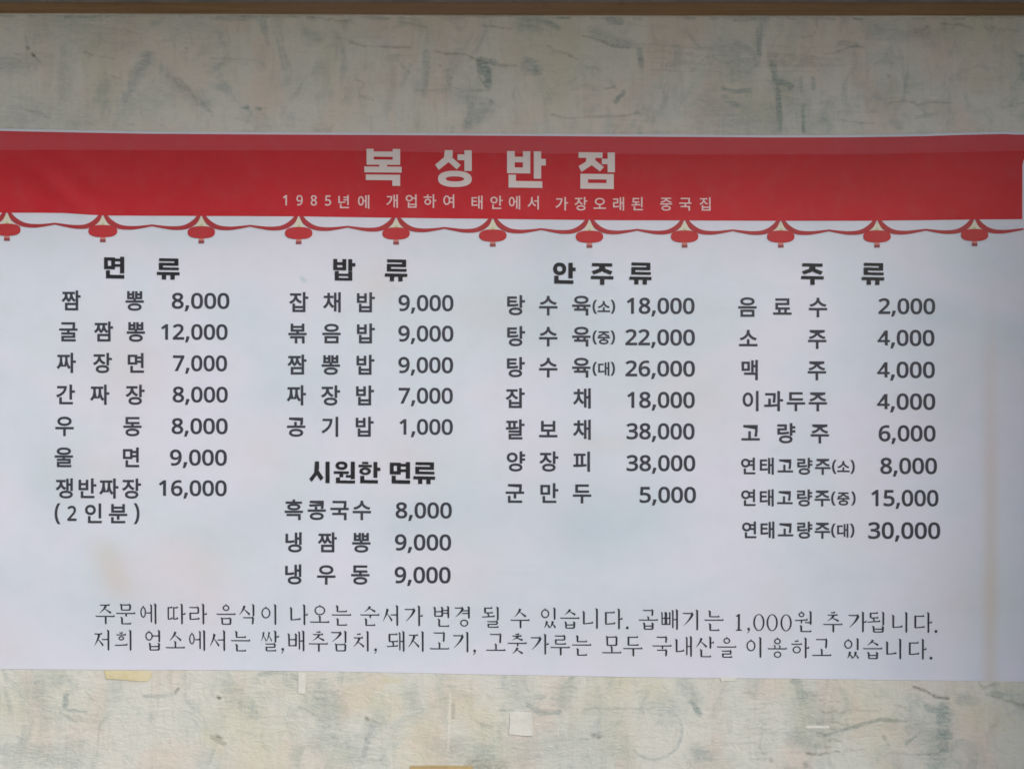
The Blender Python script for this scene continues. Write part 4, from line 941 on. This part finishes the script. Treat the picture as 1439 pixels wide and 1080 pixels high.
N2 = [('저',143.8),('희',174.4),('업',215.3),('소',246),('에',277),('서',306.7),('는',337.9),('쌀',378.8),(',',397),('배',416.7),('추',447.3),('김',477.4),('치',508.6),(',',527.7),('돼',557),('지',586),('고',617.6),('기',648.9),(',',667),
      ('고',697),('춧',727),('가',758.3),('루',787.5),('는',817.6),('모',860),('두',889.7),('국',930.7),('내',961.8),('산',990.6),('을',1021.7),('이',1061),('용',1092.9),('하',1124.7),('고',1155.4),('있',1197.8),('습',1227),('니',1257.7),('다',1289.5),('.',1309)]
l1 = lerp_table([(140, 862), (520, 864.3), (862, 869.5), (1130, 873), (1320, 874.8)])
l2 = lerp_table([(140, 899.5), (620, 901.5), (790, 906), (1000, 909), (1310, 912.5)])
def words(rows, line, label):
    print_word('note_line', [c for c, _ in rows], [note_piece(c, x, line(x)) for c, x in rows], M_NOTE, label=label)
words(N1, l1, 'thin serif lettering 주문에 따라 음식이 나오는 순서가 변경 될 수 있습니다. 곱빼기는 1,000원 추가됩니다.')
words(N2, l2, 'thin serif lettering 저희 업소에서는 쌀,배추김치, 돼지고기, 고춧가루는 모두 국내산을 이용하고 있습니다.')

# ------------------------------------------------------------------ small things stuck on the wall
def sticker(name, pts, m, d=0.0006, label='', cat='', group=None, seed=0, lift=0.0):
    r = random.Random(seed)
    V, F = fill([pts]); V, F = subdivide_long(V, F, 8)
    x0, y0, x1, y1 = bb(V)
    out = [P(x, y, 0.0007 + d + lift * ((x - x0) / (x1 - x0 + 1e-6)) ** 3) for x, y in V]
    o = add(name, out, F, m)
    if sum(p.normal.y * p.area for p in o.data.polygons) > 0: o.data.flip_normals()
    s_ = o.modifiers.new('thickness', 'SOLIDIFY'); s_.thickness = d * .8; s_.offset = -1
    return tag(o, label, cat, group)
sticker('paper_scrap', [(716, 1002), (724, 999.5), (747, 1001), (749, 1033), (738, 1034), (715, 1031.5), (716.5, 1016)], M_PAPER, label='square white paper scrap stuck on the wall below the banner', cat='paper scrap', lift=.0012)
sticker('tape_scrap', [(419, 945.5), (429, 946), (428, 974), (424, 975), (418.5, 973.5)], M_PAPER, label='small white upright tape strip under the banner left of centre', cat='tape')
sticker('masking_tape', [(146, 941.5), (211, 942.5), (213, 950), (207, 957.5), (190, 957), (170, 955), (148, 953.5)], M_TAPE_Y, label='yellowed tape strip just under the lower left edge of the banner', cat='tape')
sticker('tape_scrap', [(1012, 951), (1022, 951.5), (1034, 952), (1036, 956), (1024, 957), (1014, 957.5)], M_PAPER, label='tiny white tape flake under the banner right of centre', cat='tape')
sticker('masking_tape', [(576, 1076), (610, 1075.5), (664, 1076), (666, 1092), (620, 1094), (574, 1092)], M_TAPE_O, label='ochre tape strip at the bottom edge of the photo, left of the paper scrap', cat='tape')
